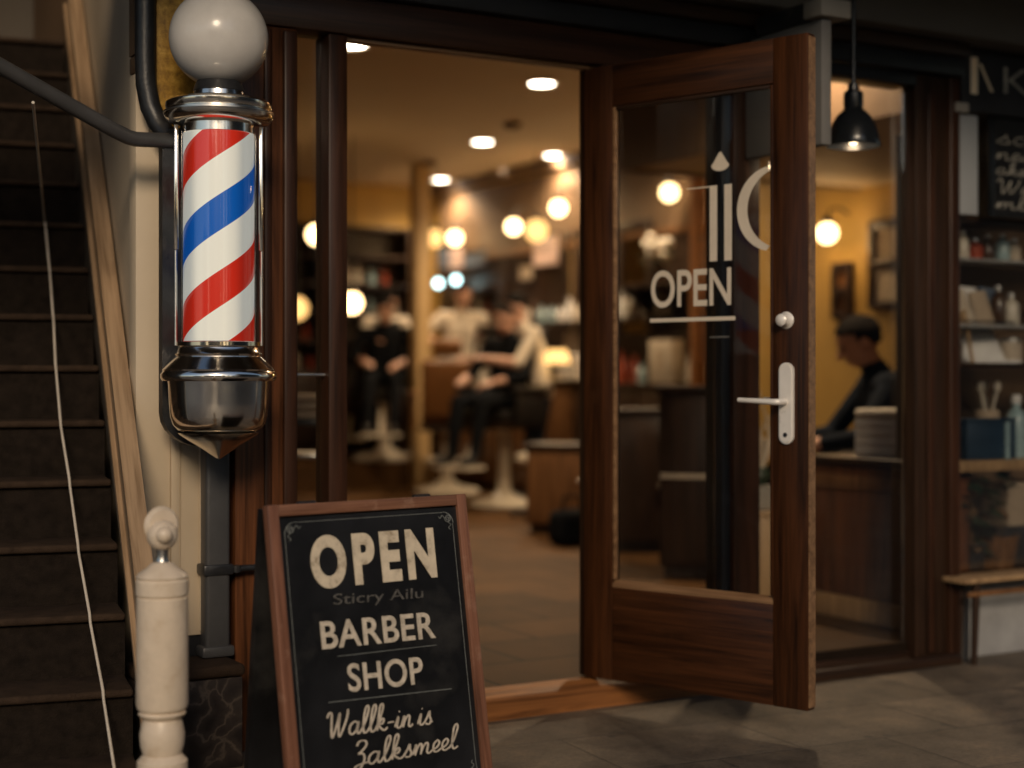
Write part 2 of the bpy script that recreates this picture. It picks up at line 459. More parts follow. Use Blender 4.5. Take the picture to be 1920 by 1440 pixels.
def shop_tiles():
    m, nt, out = mat_new('shop_floor_tiles')
    p = N(nt, 'ShaderNodeBsdfPrincipled')
    v = coords(nt)
    br = N(nt, 'ShaderNodeTexBrick')
    br.offset = 0.5
    br.inputs['Scale'].default_value = 1.0
    br.inputs['Brick Width'].default_value = 0.60; br.inputs['Row Height'].default_value = 0.40
    br.inputs['Mortar Size'].default_value = 0.010; br.inputs['Mortar Smooth'].default_value = 0.3
    br.inputs['Color1'].default_value = (0.046, 0.023, 0.008, 1); br.inputs['Color2'].default_value = (0.098, 0.048, 0.017, 1)
    br.inputs['Mortar'].default_value = (0.014, 0.009, 0.006, 1)
    nt.links.new(v, br.inputs['Vector'])
    n1 = N(nt, 'ShaderNodeTexNoise', i_Scale=2.4, i_Detail=8.0, i_Roughness=0.65); nt.links.new(v, n1.inputs['Vector'])
    p.inputs['Specular IOR Level'].default_value = 0.10
    mx = N(nt, 'ShaderNodeMix', data_type='RGBA', blend_type='MULTIPLY'); mx.inputs['Factor'].default_value = 0.9
    nt.links.new(br.outputs['Color'], mx.inputs['A'])
    nt.links.new(ramp(nt, n1.outputs['Fac'], [(0.3, (0.6, 0.58, 0.55)), (0.7, (1.25, 1.2, 1.15))]), mx.inputs['B'])
    nt.links.new(mx.outputs['Result'], p.inputs['Base Color'])
    p.inputs['Roughness'].default_value = 0.6
    sb = N(nt, 'ShaderNodeMath', operation='SUBTRACT'); nt.links.new(n1.outputs['Fac'], sb.inputs[0]); nt.links.new(br.outputs['Fac'], sb.inputs[1])
    bp = N(nt, 'ShaderNodeBump', i_Strength=0.35, i_Distance=0.006)
    nt.links.new(sb.outputs[0], bp.inputs['Height']); nt.links.new(bp.outputs['Normal'], p.inputs['Normal'])
    nt.links.new(p.outputs['BSDF'], out.inputs['Surface'])
    return m
M['shop_tiles'] = shop_tiles()

def marble():
    m, nt, out = mat_new('veined_dark_marble')
    p = N(nt, 'ShaderNodeBsdfPrincipled')
    v = coords(nt)
    n0 = N(nt, 'ShaderNodeTexNoise', i_Scale=5.0, i_Detail=6.0); nt.links.new(v, n0.inputs['Vector'])
    mxv = N(nt, 'ShaderNodeMix', data_type='VECTOR'); mxv.inputs['Factor'].default_value = 0.25
    nt.links.new(v, mxv.inputs[4]); nt.links.new(n0.outputs['Color'], mxv.inputs[5])
    vo = N(nt, 'ShaderNodeTexVoronoi', feature='DISTANCE_TO_EDGE'); vo.inputs['Scale'].default_value = 11.0
    nt.links.new(mxv.outputs[1], vo.inputs['Vector'])
    c = ramp(nt, vo.outputs['Distance'], [(0.0, (0.11, 0.088, 0.07)), (0.05, (0.048, 0.038, 0.033)), (0.3, (0.022, 0.018, 0.017))])
    nt.links.new(c, p.inputs['Base Color'])
    p.inputs['Roughness'].default_value = 0.35
    nt.links.new(p.outputs['BSDF'], out.inputs['Surface'])
    return m
M['marble'] = marble()

def gold_mosaic():
    m, nt, out = mat_new('mottled_gold_leaf')
    p = N(nt, 'ShaderNodeBsdfPrincipled')
    v = coords(nt)
    n1 = N(nt, 'ShaderNodeTexNoise', i_Scale=26.0, i_Detail=8.0, i_Roughness=0.75); nt.links.new(v, n1.inputs['Vector'])
    c = ramp(nt, n1.outputs['Fac'], [(0.3, (0.09, 0.04, 0.006)), (0.5, (0.42, 0.23, 0.03)), (0.72, (0.75, 0.48, 0.10))])
    nt.links.new(c, p.inputs['Base Color'])
    p.inputs['Roughness'].default_value = 0.4; p.inputs['Metallic'].default_value = 0.25
    bp = N(nt, 'ShaderNodeBump', i_Strength=0.5, i_Distance=0.004)
    nt.links.new(n1.outputs['Fac'], bp.inputs['Height']); nt.links.new(bp.outputs['Normal'], p.inputs['Normal'])
    nt.links.new(p.outputs['BSDF'], out.inputs['Surface'])
    return m
M['gold'] = gold_mosaic()

def stripes(pitch, phase, low):
    """red, white, blue, white helix wound round the local z axis"""
    m, nt, out = mat_new('helical_barber_stripes')
    p = N(nt, 'ShaderNodeBsdfPrincipled')
    tc = N(nt, 'ShaderNodeTexCoord')
    sx = N(nt, 'ShaderNodeSeparateXYZ'); nt.links.new(tc.outputs['Object'], sx.inputs[0])
    an = N(nt, 'ShaderNodeMath', operation='ARCTAN2'); nt.links.new(sx.outputs['Y'], an.inputs[0]); nt.links.new(sx.outputs['X'], an.inputs[1])
    a1 = N(nt, 'ShaderNodeMath', operation='MULTIPLY'); a1.inputs[1].default_value = -1 / (2 * math.pi); nt.links.new(an.outputs[0], a1.inputs[0])
    z1 = N(nt, 'ShaderNodeMath', operation='MULTIPLY_ADD'); z1.inputs[1].default_value = 1 / pitch; z1.inputs[2].default_value = phase
    nt.links.new(sx.outputs['Z'], z1.inputs[0])
    s = N(nt, 'ShaderNodeMath', operation='ADD'); nt.links.new(a1.outputs[0], s.inputs[0]); nt.links.new(z1.outputs[0], s.inputs[1])
    fr = N(nt, 'ShaderNodeMath', operation='FRACT'); nt.links.new(s.outputs[0], fr.inputs[0])
    white = (0.80, 0.78, 0.70); red = (0.58, 0.026, 0.012); blue = (0.006, 0.10, 0.44)
    c = ramp(nt, fr.outputs[0], [(0.0, red), (0.235, white), (0.5, blue), (0.735, white)], 'CONSTANT')
    c2 = ramp(nt, fr.outputs[0], [(0.0, red), (0.235, white), (0.5, red), (0.735, white)], 'CONSTANT')
    lt = N(nt, 'ShaderNodeMath', operation='LESS_THAN'); lt.inputs[1].default_value = low
    nt.links.new(sx.outputs['Z'], lt.inputs[0])
    mx = N(nt, 'ShaderNodeMix', data_type='RGBA')
    nt.links.new(lt.outputs[0], mx.inputs['Factor']); nt.links.new(c, mx.inputs['A']); nt.links.new(c2, mx.inputs['B'])
    c = mx.outputs['Result']
    nt.links.new(c, p.inputs['Base Color'])
    p.inputs['Roughness'].default_value = 0.22
    p.inputs['Coat Weight'].default_value = 0.6; p.inputs['Coat Roughness'].default_value = 0.12
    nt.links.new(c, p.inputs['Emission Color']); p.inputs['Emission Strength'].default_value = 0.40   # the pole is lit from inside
    nt.links.new(p.outputs['BSDF'], out.inputs['Surface'])
    return m

# ------------------------------------------------------------------ text
def text_mesh(s, size, bold=0.0, extrude=0.001, align='CENTER', spacing=1.0):
    cu = bpy.data.curves.new('lettering', 'FONT')
    cu.body = s; cu.size = size; cu.offset = bold; cu.extrude = extrude
    cu.align_x = align; cu.space_character = spacing
    tmp = bpy.data.objects.new('lettering_source', cu)
    COL.objects.link(tmp)
    dg = bpy.context.evaluated_depsgraph_get()
    me = bpy.data.meshes.new_from_object(tmp.evaluated_get(dg))
    bpy.data.objects.remove(tmp)
    return me

def text_obj(name, s, mat, parent, x0, x1, z0, z1, y, bold=0.0, extrude=0.001, shear=0.0, slope=0.0, spacing=1.0, mirror=False):
    """lettering fitted in a box of the parent's local xz plane, read from -y"""
    me = text_mesh(s, 1.0, bold, extrude / max(z1 - z0, 1e-4), 'LEFT', spacing)
    xs = [v.co.x for v in me.vertices]; ys = [v.co.y for v in me.vertices]
    ax, bx, ay, by = min(xs), max(xs), min(ys), max(ys)
    for v in me.vertices:
        fx = (v.co.x - ax) / (bx - ax); fz = (v.co.y - ay) / (by - ay); d = v.co.z * (z1 - z0)
        v.co = (x0 + fx * (x1 - x0) + shear * (fz - 0.5) * (z1 - z0), y - d, z0 + fz * (z1 - z0) + slope * fx * (x1 - x0))
    me.materials.clear(); me.materials.append(mat)
    return new_obj(name, me, parent)

GLY = {
 'W': (0.86, [[(0, .72), (.08, .9), (.17, .86), (.19, .5), (.22, .06), (.28, 0), (.40, .45), (.49, .85), (.47, .4), (.50, .03), (.57, .04), (.76, .6), (.80, .98)]]),
 'a': (0.47, [[(.36, .40), (.22, .47), (.06, .32), (.05, .09), (.17, .0), (.31, .16), (.38, .45), (.35, .12), (.41, .0), (.50, .08)]]),
 'l': (0.29, [[(0, .05), (.15, .35), (.28, .85), (.23, 1.02), (.14, .85), (.10, .3), (.14, .03), (.22, 0), (.32, .08)]]),
 'k': (0.47, [[(0, .05), (.15, .4), (.27, .88), (.21, 1.02), (.13, .8), (.09, .0)], [(.09, .18), (.25, .44), (.33, .38), (.27, .25), (.13, .22), (.27, .05), (.38, 0), (.50, .09)]]),
 '-': (0.32, [[(.02, .25), (.15, .27), (.28, .26)]]),
 'i': (0.26, [[(0, .05), (.12, .44), (.09, .10), (.16, 0), (.28, .09)], [(.13, .62), (.16, .66)]]),
 'n': (0.45, [[(0, .05), (.10, .44), (.08, .0)], [(.08, .05), (.14, .28), (.26, .45), (.32, .36), (.30, .08), (.37, 0), (.47, .09)]]),
 'm': (0.66, [[(0, .05), (.10, .44), (.08, .0)], [(.08, .05), (.14, .28), (.24, .45), (.30, .36), (.28, .0)], [(.28, .05), (.34, .28), (.46, .45), (.52, .36), (.50, .08), (.57, 0), (.68, .09)]]),
 's': (0.34, [[(0, .05), (.12, .28), (.21, .50), (.22, .32), (.28, .14), (.21, .0), (.06, .04)], [(.21, .0), (.36, .1)]]),
 'e': (0.32, [[(0, .08), (.20, .20), (.27, .37), (.19, .47), (.07, .32), (.08, .08), (.18, .0), (.34, .1)]]),
 'Z': (0.44, [[(.04, .82), (.14, 1.0), (.33, .97), (.36, .78), (.20, .56), (.12, .5), (.28, .46), (.33, .22), (.20, -.12), (.06, -.16), (.04, -.02), (.22, .06), (.46, .1)]]),
 'c': (0.32, [[(.27, .38), (.18, .47), (.07, .32), (.07, .10), (.17, 0), (.33, .1)]]),
 ' ': (0.22, []),
}
def catmull(pts, k=6):
    if len(pts) < 3: return pts
    P = [pts[0]] + list(pts) + [pts[-1]]
    out = []
    for i in range(1, len(P) - 2):
        for j in range(k):
            t = j / k
            out.append(tuple(0.5 * (2 * P[i][a] + (P[i + 1][a] - P[i - 1][a]) * t + (2 * P[i - 1][a] - 5 * P[i][a] + 4 * P[i + 1][a] - P[i + 2][a]) * t * t
                       + (3 * P[i][a] - P[i - 1][a] - 3 * P[i + 1][a] + P[i + 2][a]) * t ** 3) for a in (0, 1)))
    out.append(pts[-1])
    return out

def script_obj(name, s, mat, parent, x0, x1, z0, h, y, slope=0.0, w=0.0035, slant=0.30):
    tot = sum(GLY[c][0] for c in s)
    k = (x1 - x0) / tot
    b = B(); x = 0.0; n = 0
    for c in s:
        adv, st = GLY[c]
        for poly in st:
            pts = [(x0 + (x + px) * k + slant * py * h * 0.6, z0 + py * h + slope * (x + px) * k) for px, py in catmull(poly)]
            b.ribbon(pts, w, y - n * 0.00012); n += 1
        x += adv
    return b.build(name, mat, parent, smooth=0, fix=False)
# ================================================================== THE SETTING
structure('street_pavement', B().box(-40, 40, -45, 0.0, -0.3, 0.0), M['pavement'])
structure('ground_under_shop', B().box(-40, 40, 0.0, 40, -0.3, -0.004), M['upper_wall'])
structure('shop_floor', B().box(-1.1, XR, 0.0, YB, 0.0, FL), M['shop_tiles'])
structure('shop_ceiling', B().box(-1.1, XR, 0.12, YB, CEIL, CEIL + 0.1), M['plaster_warm'])
structure('wall_shop_side', B().box(XR, XR + 0.1, 0.12, YB, -0.1, CEIL), M['ochre'])
structure('wall_shop_back', B().box(-1.1, XR + 0.1, YB, YB + 0.1, -0.1, CEIL), M['ochre'])
structure('wall_shop_party', B().box(-1.2, -1.1, 0.12, YB, -0.1, CEIL), M['brown_wall'])
structure('raised_floor', B().box(1.0, XR - 0.002, 8.75, YB - 0.002, FL - 0.05, 0.34), M['shop_tiles'])
structure('wall_cornice', B().box(XR - 0.07, XR - 0.003, 3.63, YB - 0.01, CEIL - 0.10, CEIL - 0.005), M['brown_wall'])

sb_ = B()
for (x0, x1, h_) in ((-40, -30, 4.6), (-17, -15.6, 5.2), (-11.4, -10.2, 4.4), (-7.6, -6.8, 5.0), (-4.6, -3.9, 4.2), (-1.9, -1.0, 5.0), (0.9, 1.8, 4.6), (4.2, 34, 11.0)):
    sb_.box(x0, x1, -22, -14, 0.0, h_)
structure('wall_added_across_street', sb_, M['far_wall'])  # unseen blocks added to darken glass reflections, gapped for streaks in the chrome
structure('ceiling_soffit', B().box(2.6, XR - 0.004, 0.70, 3.6, 2.46, CEIL - 0.003), M['plaster_warm'])
structure('wall_soffit_face', B().box(2.575, 2.5985, 0.70, 3.6, 2.44, CEIL - 0.003), M['brown_wall'])
structure('wall_soffit_end', B().box(2.575, XR - 0.004, 3.6015, 3.625, 2.44, CEIL - 0.003), M['brown_wall'])
# ------------------------------------------------------------------ stairs
SX, SY, SRZ = -1.723, -0.601, R(-9.94)
RUN, RISE, Z0 = 0.202, 0.175, 0.124
st = thing('staircase', 'steep dark carpeted staircase with pale wooden balustrade and turned newel post', 'staircase', (SX, SY, 0), SRZ)
for k in range(15):
    z = Z0 + RISE * k
    zb = 0.0 if k == 0 else z - RISE - 0.03
    s = B().box(-1.15, -0.001, RUN * k, RUN * (k + 1) + 0.02, zb, z - 0.012).build('step', M['stair_dark'], st, smooth=0)
    B().box(-1.15, -0.001, RUN * k - 0.022, RUN * (k + 1) + 0.005, z - 0.022, z, 0.009, 3).build('nosing', M['nosing'], s)
def slope_band(h0, h1, x0, x1, y0=-0.36, y1=2.75, bev=0):
    f = lambda y: Z0 + RISE * (y / RUN)
    return B().prism([(y0, max(0.0, f(y0) + h0)), (y0, f(y0) + h1), (y1, f(y1) + h1), (y1, f(y1) + h0)], x0, x1, 'yz')
slope_band(-0.25, 0.18, 0.0, 0.03).build('skirting', M['taupe'], st, smooth=0)
slope_band(0.18, 0.215, -0.012, 0.035).build('moulding', M['rail_wood'], st, smooth=0)
slope_band(0.215, 0.40, 0.002, 0.028).build('balustrade_panel', M['rail_wood'], st, smooth=0)
slope_band(0.40, 0.45, -0.014, 0.038).build('banister_rail', M['rail_wood'], st, smooth=0)
zn = lambda y: 1.13 - (y - 710) * 0.001241
px = 0.001241
prof = [(0.0, 0.0), (0.062, 0.0), (0.062, 0.10), (0.050, 0.115), (0.050, 0.14), (0.058, 0.15), (0.058, zn(1425)), (0.050, zn(1418)), (0.044, zn(1412)),
        (0.050, zn(1396)), (0.052, zn(1375)), (0.047, zn(1355)), (0.043, zn(1346)), (0.050, zn(1342)), (0.055, zn(1336)), (0.050, zn(1331)), (0.057, zn(1326)),
        (0.060, zn(1318)), (0.0590, zn(1120)), (0.0555, zn(1117)), (0.0605, zn(1113)), (0.0605, zn(1088)), (0.0575, zn(1084)), (0.0605, zn(1080)), (0.055, zn(1074)), (0.036, zn(1064)), (0.026, zn(1056)), (0.012, zn(1052)), (0.0, zn(1052))]
nw = B().lathe(prof, (0.0, -0.40, 0), 40).build('newel_post', M['cream_post'], st, smooth=30)
B().lathe([(0.0, zn(1053)), (0.016, zn(1052)), (0.013, zn(1042)), (0.015, zn(1030)), (0.0, zn(1029))], (0, -0.40, 0), 20).build('finial_neck', M['steel'], nw)
mv = Matrix.Translation((0.0, -0.385, zn(985))) @ Matrix.Rotation(R(18), 4, 'Z') @ Matrix.Rotation(R(90), 4, 'X')
B().ell((0, -0.40, zn(1003)), 0.036).lathe([(0.0, -0.012), (0.036, -0.010), (0.044, 0.0), (0.036, 0.012), (0.0, 0.014)], (0, 0, 0), 18, mv).build('ball_finial', M['cream_post'], nw, smooth=50)
B().ell((0.0, -0.437, zn(1000)), 0.019).build('finial_boss', M['cream_post'], nw, smooth=60)

# cable lying over the nosings
cab_px = {0: 216, 1: 193, 2: 168, 3: 146, 4: 130, 5: 113, 6: 104, 7: 99, 8: 92, 9: 84, 10: 78, 11: 74, 12: 70}
sm_ = Matrix.Translation((SX, SY, 0)) @ Matrix.Rotation(SRZ, 4, 'Z')
def on_stair(px_, ly, lz):
    d = ray(px_, 700); n_ = sm_.to_3x3() @ Vector((0, 1, 0))
    p0 = sm_ @ Vector((0, ly, 0))
    t = (p0 - CAM).dot(n_) / Vector((d.x, d.y, 0)).dot(n_)
    p = CAM + Vector((d.x, d.y, 0)) * t
    return Vector((p.x, p.y, lz))
pts = [at(62, 192, 4.15)]
for k in range(9, -1, -1):
    z = Z0 + RISE * k
    pts.append(on_stair(cab_px[k], RUN * k - 0.028, z + 0.004))
    if k < 9:
        pts.append(on_stair(cab_px[k] + 1.5, RUN * k - 0.032, z - 0.022))
pts.append(on_stair(226, -0.05, 0.012)); pts.append(on_stair(235, -0.2, 0.006))
one('cable', B().tube(pts, 0.0042, 8), M['cable'], 'thin off-white cable trailing down over the dark stair treads', 'cable', smooth=60)

# black handrail pipe
h0, h1 = at(-260, -22, 3.80), at(212, 243, 4.33)
hp = [h0, h0.lerp(h1, 0.5), h1, at(226, 250, 4.345), at(240, 257, 4.36), at(254, 261, 4.375), at(272, 262, 4.39), at(338, 264, 4.46)]
hr = thing('handrail', 'black iron pipe handrail bending level where it meets the barber pole', 'handrail', hp[-1])
B().tube([p - hp[-1] for p in hp], 0.0215, 16).build('pipe', M['grey_pipe'], hr, smooth=60)
B().lathe([(0, 0), (0.04, 0), (0.04, 0.012), (0.03, 0.016), (0, 0.016)], seg=24, M=Matrix.Translation((0.0, 0.0, 0.0)) @ Matrix.Rotation(R(90), 4, 'Y')).build('flange', M['black_iron'], hr)

# curved black conduit above the pole
cp = [at(272, -420, 4.50), at(272, -60, 4.50), at(272, 110, 4.50), at(274, 160, 4.50), at(282, 200, 4.50), at(296, 232, 4.50), at(318, 258, 4.48), at(345, 275, 4.45)]
one('conduit', B().tube([p - cp[-1] for p in cp], 0.030, 16), M['black_iron'], 'thick black conduit curving down behind the top of the barber pole', 'pipe', cp[-1], smooth=60)

# gold panel behind the globe
g0 = hit(293, 0, 1, -0.055)
gp = thing('gold_panel', 'narrow mottled gold wall panel behind the white globe', 'panel', (g0.x, g0.y, 0))
B().box(0, 0.17, 0.0, 0.03, 1.86, 2.327, 0.004).build('gilded_face', M['gold'], gp)
B().box(-0.014, -0.001, -0.008, 0.033, 1.85, 2.327, 0.003).build('dark_edge', M['front_wood'], gp)

# cream panelling beside the stairs
cw = thing('panelled_wall', 'cream painted panelling between the stairs and the redwood pilaster', 'wall', (-1.46, 0, 0))
B().box(-0.110, 0.118, -0.02, 0.05, 0.36, 2.03, 0.004).build('panel', M['cream_wall'], cw)
B().box(-0.008, 0.022, -0.030, -0.0205, 0.37, 2.02, 0.008).build('moulding', M['cream_wall'], cw)
B().box(0.080, 0.112, -0.032, -0.0205, 0.37, 2.02, 0.006).build('moulding', M['cream_wall'], cw)
B().box(-0.105, 0.185, -0.010, 0.05, 0.0, 0.357).build('base', M['fascia_black'], cw, smooth=0)
B().box(-0.110, 0.1835, -0.045, 0.05, 2.034, 2.085, 0.006).build('cap_rail', M['brown_wall'], cw)
B().box(-0.110, 0.1835, -0.012, 0.05, 2.088, 2.30).build('frieze_board', M['brown_wall'], cw, smooth=0)
B().box(0.121, 0.1835, 0.012, 0.05, 0.36, 2.03).build('recess', M['fascia_black'], cw, smooth=0)
sw0 = Vector((-1.61, 0.052, 0))
swd = Vector((0.1726, 0.9856, 0))
sw = thing('stairwell', 'dim plastered stairwell rising behind the balustrade', 'wall', sw0, SRZ)
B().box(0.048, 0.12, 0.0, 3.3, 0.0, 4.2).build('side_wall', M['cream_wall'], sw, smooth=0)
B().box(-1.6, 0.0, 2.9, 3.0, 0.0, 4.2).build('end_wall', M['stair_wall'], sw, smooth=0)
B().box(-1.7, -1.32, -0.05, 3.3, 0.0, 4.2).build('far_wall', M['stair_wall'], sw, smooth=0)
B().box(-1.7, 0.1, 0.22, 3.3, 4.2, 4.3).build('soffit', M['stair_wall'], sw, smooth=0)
B().box(-1.31, -0.02, 2.86, 2.895, 3.05, 3.12, 0.004).build('picture_rail', M['taupe'], sw)

# marble plinth
pl = thing('plinth', 'dark veined marble plinth behind the cream newel post', 'plinth', (-1.46, -0.11, 0))
B().box(-0.147, 0.147, -0.11, 0.09, 0.0, 0.262, 0.004).build('block', M['marble'], pl)
B().box(-0.155, 0.155, -0.118, 0.09, 0.264, 0.30, 0.014, 3).build('cap', M['nosing'], pl)

# grey pipe under the pole
gpipe = thing('downpipe', 'flat dark grey downpipe under the barber pole', 'pipe', (-1.345, -0.07, 0))
B().box(-0.038, 0.038, -0.03, 0.03, 0.305, 1.20, 0.012, 3).build('pipe', M['grey_pipe'], gpipe)
B().box(-0.05, 0.05, -0.036, 0.034, 0.302, 0.335, 0.008).build('shoe', M['grey_pipe'], gpipe)
cl = B().box(-0.046, 0.046, -0.037, 0.037, 0.545, 0.578, 0.006).build('clamp', M['black_iron'], gpipe)
B().cyl((0.046, -0.02, 0.561), (0.135, -0.02, 0.561), 0.010).lathe([(0, -0.012), (0.016, -0.010), (0.016, 0.010), (0, 0.012)], (0.058, -0.02, 0.561), 12).build('bracket', M['black_iron'], cl)

# ------------------------------------------------------------------ barber pole
bpole = thing('barber_pole', 'polished barber pole with red white and blue spiral under a frosted globe', 'barber pole', (-1.412, -0.296, 0.9))
Y = lambda y: 0.23 + (710 - y) * 0.001514
U = 0.001514
B().ell((0, 0, Y(72)), (92 * U, 92 * U, 92 * U), u=48, v=32).build('globe', M['opal'], bpole, smooth=180)
B().lathe([(0, Y(176)), (46 * U, Y(176)), (48 * U, Y(172)), (44 * U, Y(160)), (40 * U, Y(152)), (0, Y(152))], seg=48).build('globe_gallery', M['black_iron'], bpole)
cap = B().lathe([(0, Y(252)), (66 * U, Y(252)), (66 * U, Y(236)), (74 * U, Y(234)), (92 * U, Y(231)), (97 * U, Y(226)), (101 * U, Y(221)), (101 * U, Y(212)), (96 * U, Y(208)), (98 * U, Y(205)), (98 * U, Y(196)),
            (92 * U, Y(191)), (70 * U, Y(186)), (54 * U, Y(184)), (48 * U, Y(183)), (47 * U, Y(174)), (0, Y(174))], seg=64).build('top_cap', M['chrome'], bpole, smooth=40)
B().lathe([(98.5 * U, Y(217)), (102.5 * U, Y(216)), (102.5 * U, Y(213)), (98.5 * U, Y(212))], seg=64).build('bead_ring', M['steel'], cap)
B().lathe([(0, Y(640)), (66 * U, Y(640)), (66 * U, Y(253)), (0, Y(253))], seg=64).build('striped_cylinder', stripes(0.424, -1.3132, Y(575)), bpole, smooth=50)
g = B(); seg = 64
g.lathe([(70.5 * U, Y(645)), (70.5 * U, Y(251))], seg=seg)
for f in [f for f in g.bm.faces if len(f.verts) > 4]: g.bm.faces.remove(f)
g.build('glass_tube', M['tube_glass'], bpole, smooth=180)
for a in (R(0) + math.atan2(-1.469, 4.221) * 0 , R(180)):
    ca = a + R(-19.2)
    c, s_ = math.cos(ca), math.sin(ca)
    Mr = Matrix.Rotation(ca, 4, 'Z')
    b = B().box(74 * U, 82 * U, -7 * U, 7 * U, Y(470), Y(236), 0.003, M=Mr)
    b.prism([(76 * U, Y(470)), (81 * U, Y(470)), (84 * U, Y(482)), (78 * U, Y(479))], -5 * U, 5 * U, 'xz') if False else None
    b.build('side_strap', M['chrome'], bpole)
    B().lathe([(0, Y(648)), (3 * U, Y(648)), (3 * U, Y(236)), (0, Y(236))], (79 * U * c, 79 * U * s_, 0), 12).build('tie_rod', M['steel'], bpole)
B().lathe([(0, Y(714)), (104 * U, Y(714)), (107 * U, Y(709)), (107 * U, Y(702)), (103 * U, Y(696)), (104 * U, Y(693)), (99 * U, Y(688)), (88 * U, Y(676)), (80 * U, Y(668)), (82 * U, Y(664)), (78 * U, Y(660)), (75 * U, Y(652)), (78 * U, Y(649)), (78 * U, Y(642)), (0, Y(642))], seg=64).build('bottom_collar', M['chrome'], bpole, smooth=40)
bw = B().lathe([(0, Y(812)), (62 * U, Y(811)), (76 * U, Y(806)), (85 * U, Y(796)), (90 * U, Y(780)), (92 * U, Y(755)), (93 * U, Y(728)), (94 * U, Y(714.5)), (0, Y(714.5))], seg=64).build('bowl', M['chrome'], bpole, smooth=40)
B().lathe([(0, Y(862)), (6 * U, Y(858)), (30 * U, Y(842)), (56 * U, Y(826)), (72 * U, Y(815)), (76 * U, Y(811)), (0, Y(811))], seg=64).build('tip_cone', M['chrome'], bw, smooth=40)
# back plate follows the outline of the pole
out = []
for i in range(0, 13):
    a = math.pi * (1 + i / 12)
    out.append((0.128 * math.cos(a), Y(775) + 0.10 * math.sin(a)))
plate = [(-0.128, Y(262)), (-0.128, Y(775))] + out[1:-1] + [(0.128, Y(775)), (0.128, Y(262)), (0.105, Y(236)), (-0.105, Y(236))]
B().prism(plate, 0.115, 0.150, 'xz').build('back_plate', M['black_iron'], bpole, smooth=0)
B().box(-0.03, 0.03, 0.152, 0.275, Y(300), Y(270), 0.004).build('wall_bracket', M['black_iron'], bpole)
B().box(-0.03, 0.03, 0.152, 0.275, Y(700), Y(670), 0.004).build('wall_bracket', M['black_iron'], bpole)
B().box(-0.055, 0.055, 0.02, 0.113, Y(246), Y(238)).build('plate_arm', M['black_iron'], bpole, smooth=0)
B().box(-0.055, 0.055, 0.02, 0.113, Y(705), Y(697)).build('plate_arm', M['black_iron'], bpole, smooth=0)

# ------------------------------------------------------------------ shopfront
sf = thing('shopfront', 'dark mahogany shopfront with tall clear windows round an open doorway', 'shopfront', (0, 0, 0))
pil = B().box(-1.275, -1.076, -0.05, 0.08, 0.0, 2.208, 0.004).build('pilaster', M['pilaster_wood'], sf)
B().box(-1.125, -1.079, -0.068, -0.0505, 0.02, 2.20, 0.008, 3).build('pilaster_moulding', M['front_wood'], pil)
B().box(-1.185, -1.160, -0.060, -0.0505, 0.02, 2.20, 0.006, 3).build('pilaster_moulding', M['front_wood'], pil)
B().box(-1.0755, -0.9695, -0.03, 0.05, 0.0, 0.14, 0.004).build('sidelight_rail', M['front_wood_x'], sf)
B().box(-1.0755, -0.9695, 0.012, 0.020, 0.142, 2.208).build('sidelight_pane', M['glass'], sf, smooth=0)
B().cyl((-1.075, -0.018, 1.142), (-0.970, -0.018, 1.142), 0.006).build('sidelight_bar', M['steel'], sf)
mu = B().box(-0.969, -0.905, -0.05, 0.06, 0.0, 2.208, 0.005).build('mullion', M['front_wood'], sf)
B().box(-0.9045, -0.893, -0.018, 0.022, 0.11, 2.20, 0.003).build('door_stop', M['dark_wood'], mu)
B().prism([(0.02, 0.0), (0.02, FL + 0.004), (-0.02, FL + 0.004), (-0.058, 0.074), (-0.066, 0.066), (-0.066, 0.0)], -0.9045, 0.58, 'yz').build('door_sill', M['sill_wood'], sf, smooth=0)
jb = B().box(0.022, 0.07, 0.012, 0.055, 0.096, 2.208, 0.003).build('hinge_jamb', M['dark_wood'], sf)
B().box(0.0705, 0.5815, 0.021, 0.05, FL + 0.006, 0.13, 0.004).build('window_rail', M['dark_wood_x'], sf)
B().box(0.0705, 0.5815, 0.012, 0.020, 0.132, 2.208).build('window_pane', M['glass'], sf, smooth=0)
po = B().box(0.620, 0.742, -0.05, 0.07, 0.0, 2.208, 0.006).build('window_post', M['front_wood'], sf)
B().box(0.582, 0.6195, -0.03, 0.07, 0.0, 2.208, 0.003).build('post_rebate', M['fascia_black'], po)
B().box(0.7425, 1.5155, -0.02, 0.05, 0.0, 0.055, 0.004).build('window_rail', M['dark_wood_x'], sf)
B().box(0.584, 1.72, -0.10, -0.0505, 0.0, 0.040, 0.006).build('window_sill', M['dark_wood_x'], sf)
B().box(0.7425, 1.5155, 0.012, 0.020, 0.057, 2.278).build('window_pane', M['glass'], sf, smooth=0)
cpst = B().box(1.516, 1.690, -0.05, 0.028, 0.0, 2.328, 0.006).build('corner_post', M['dark_wood'], sf)
B().box(1.6905, 1.745, -0.065, 0.05, 0.0, 2.328, 0.008, 3).build('post_moulding', M['front_wood'], cpst)
B().box(1.575, 1.612, -0.062, -0.0505, 0.05, 2.25, 0.005, 3).build('post_bead', M['front_wood'], cpst)
B().box(-1.275, 0.742, -0.06, 0.07, 2.21, 2.328, 0.005).build('lintel', M['front_wood_x'], sf)
B().box(-0.905, 0.06, -0.03, 0.01, 2.196, 2.209, 0.002).build('lintel_lip', M['bead'], sf)
B().box(0.743, 1.5155, -0.055, 0.07, 2.28, 2.328, 0.004).build('window_head', M['fascia_black'], sf)
fr = B().box(-1.565, 1.745, -0.09, 0.09, 2.33, 2.40, 0.005).build('frieze', M['fascia_black'], sf)
B().box(-1.565, 1.745, -0.12, 0.09, 2.402, 2.455, 0.008).build('cornice', M['dark_wood_x'], fr)
B().box(-1.565, 6.0, -0.20, 0.11, 2.458, 2.66, 0.008).build('beam', M['beam_grey'], sf)
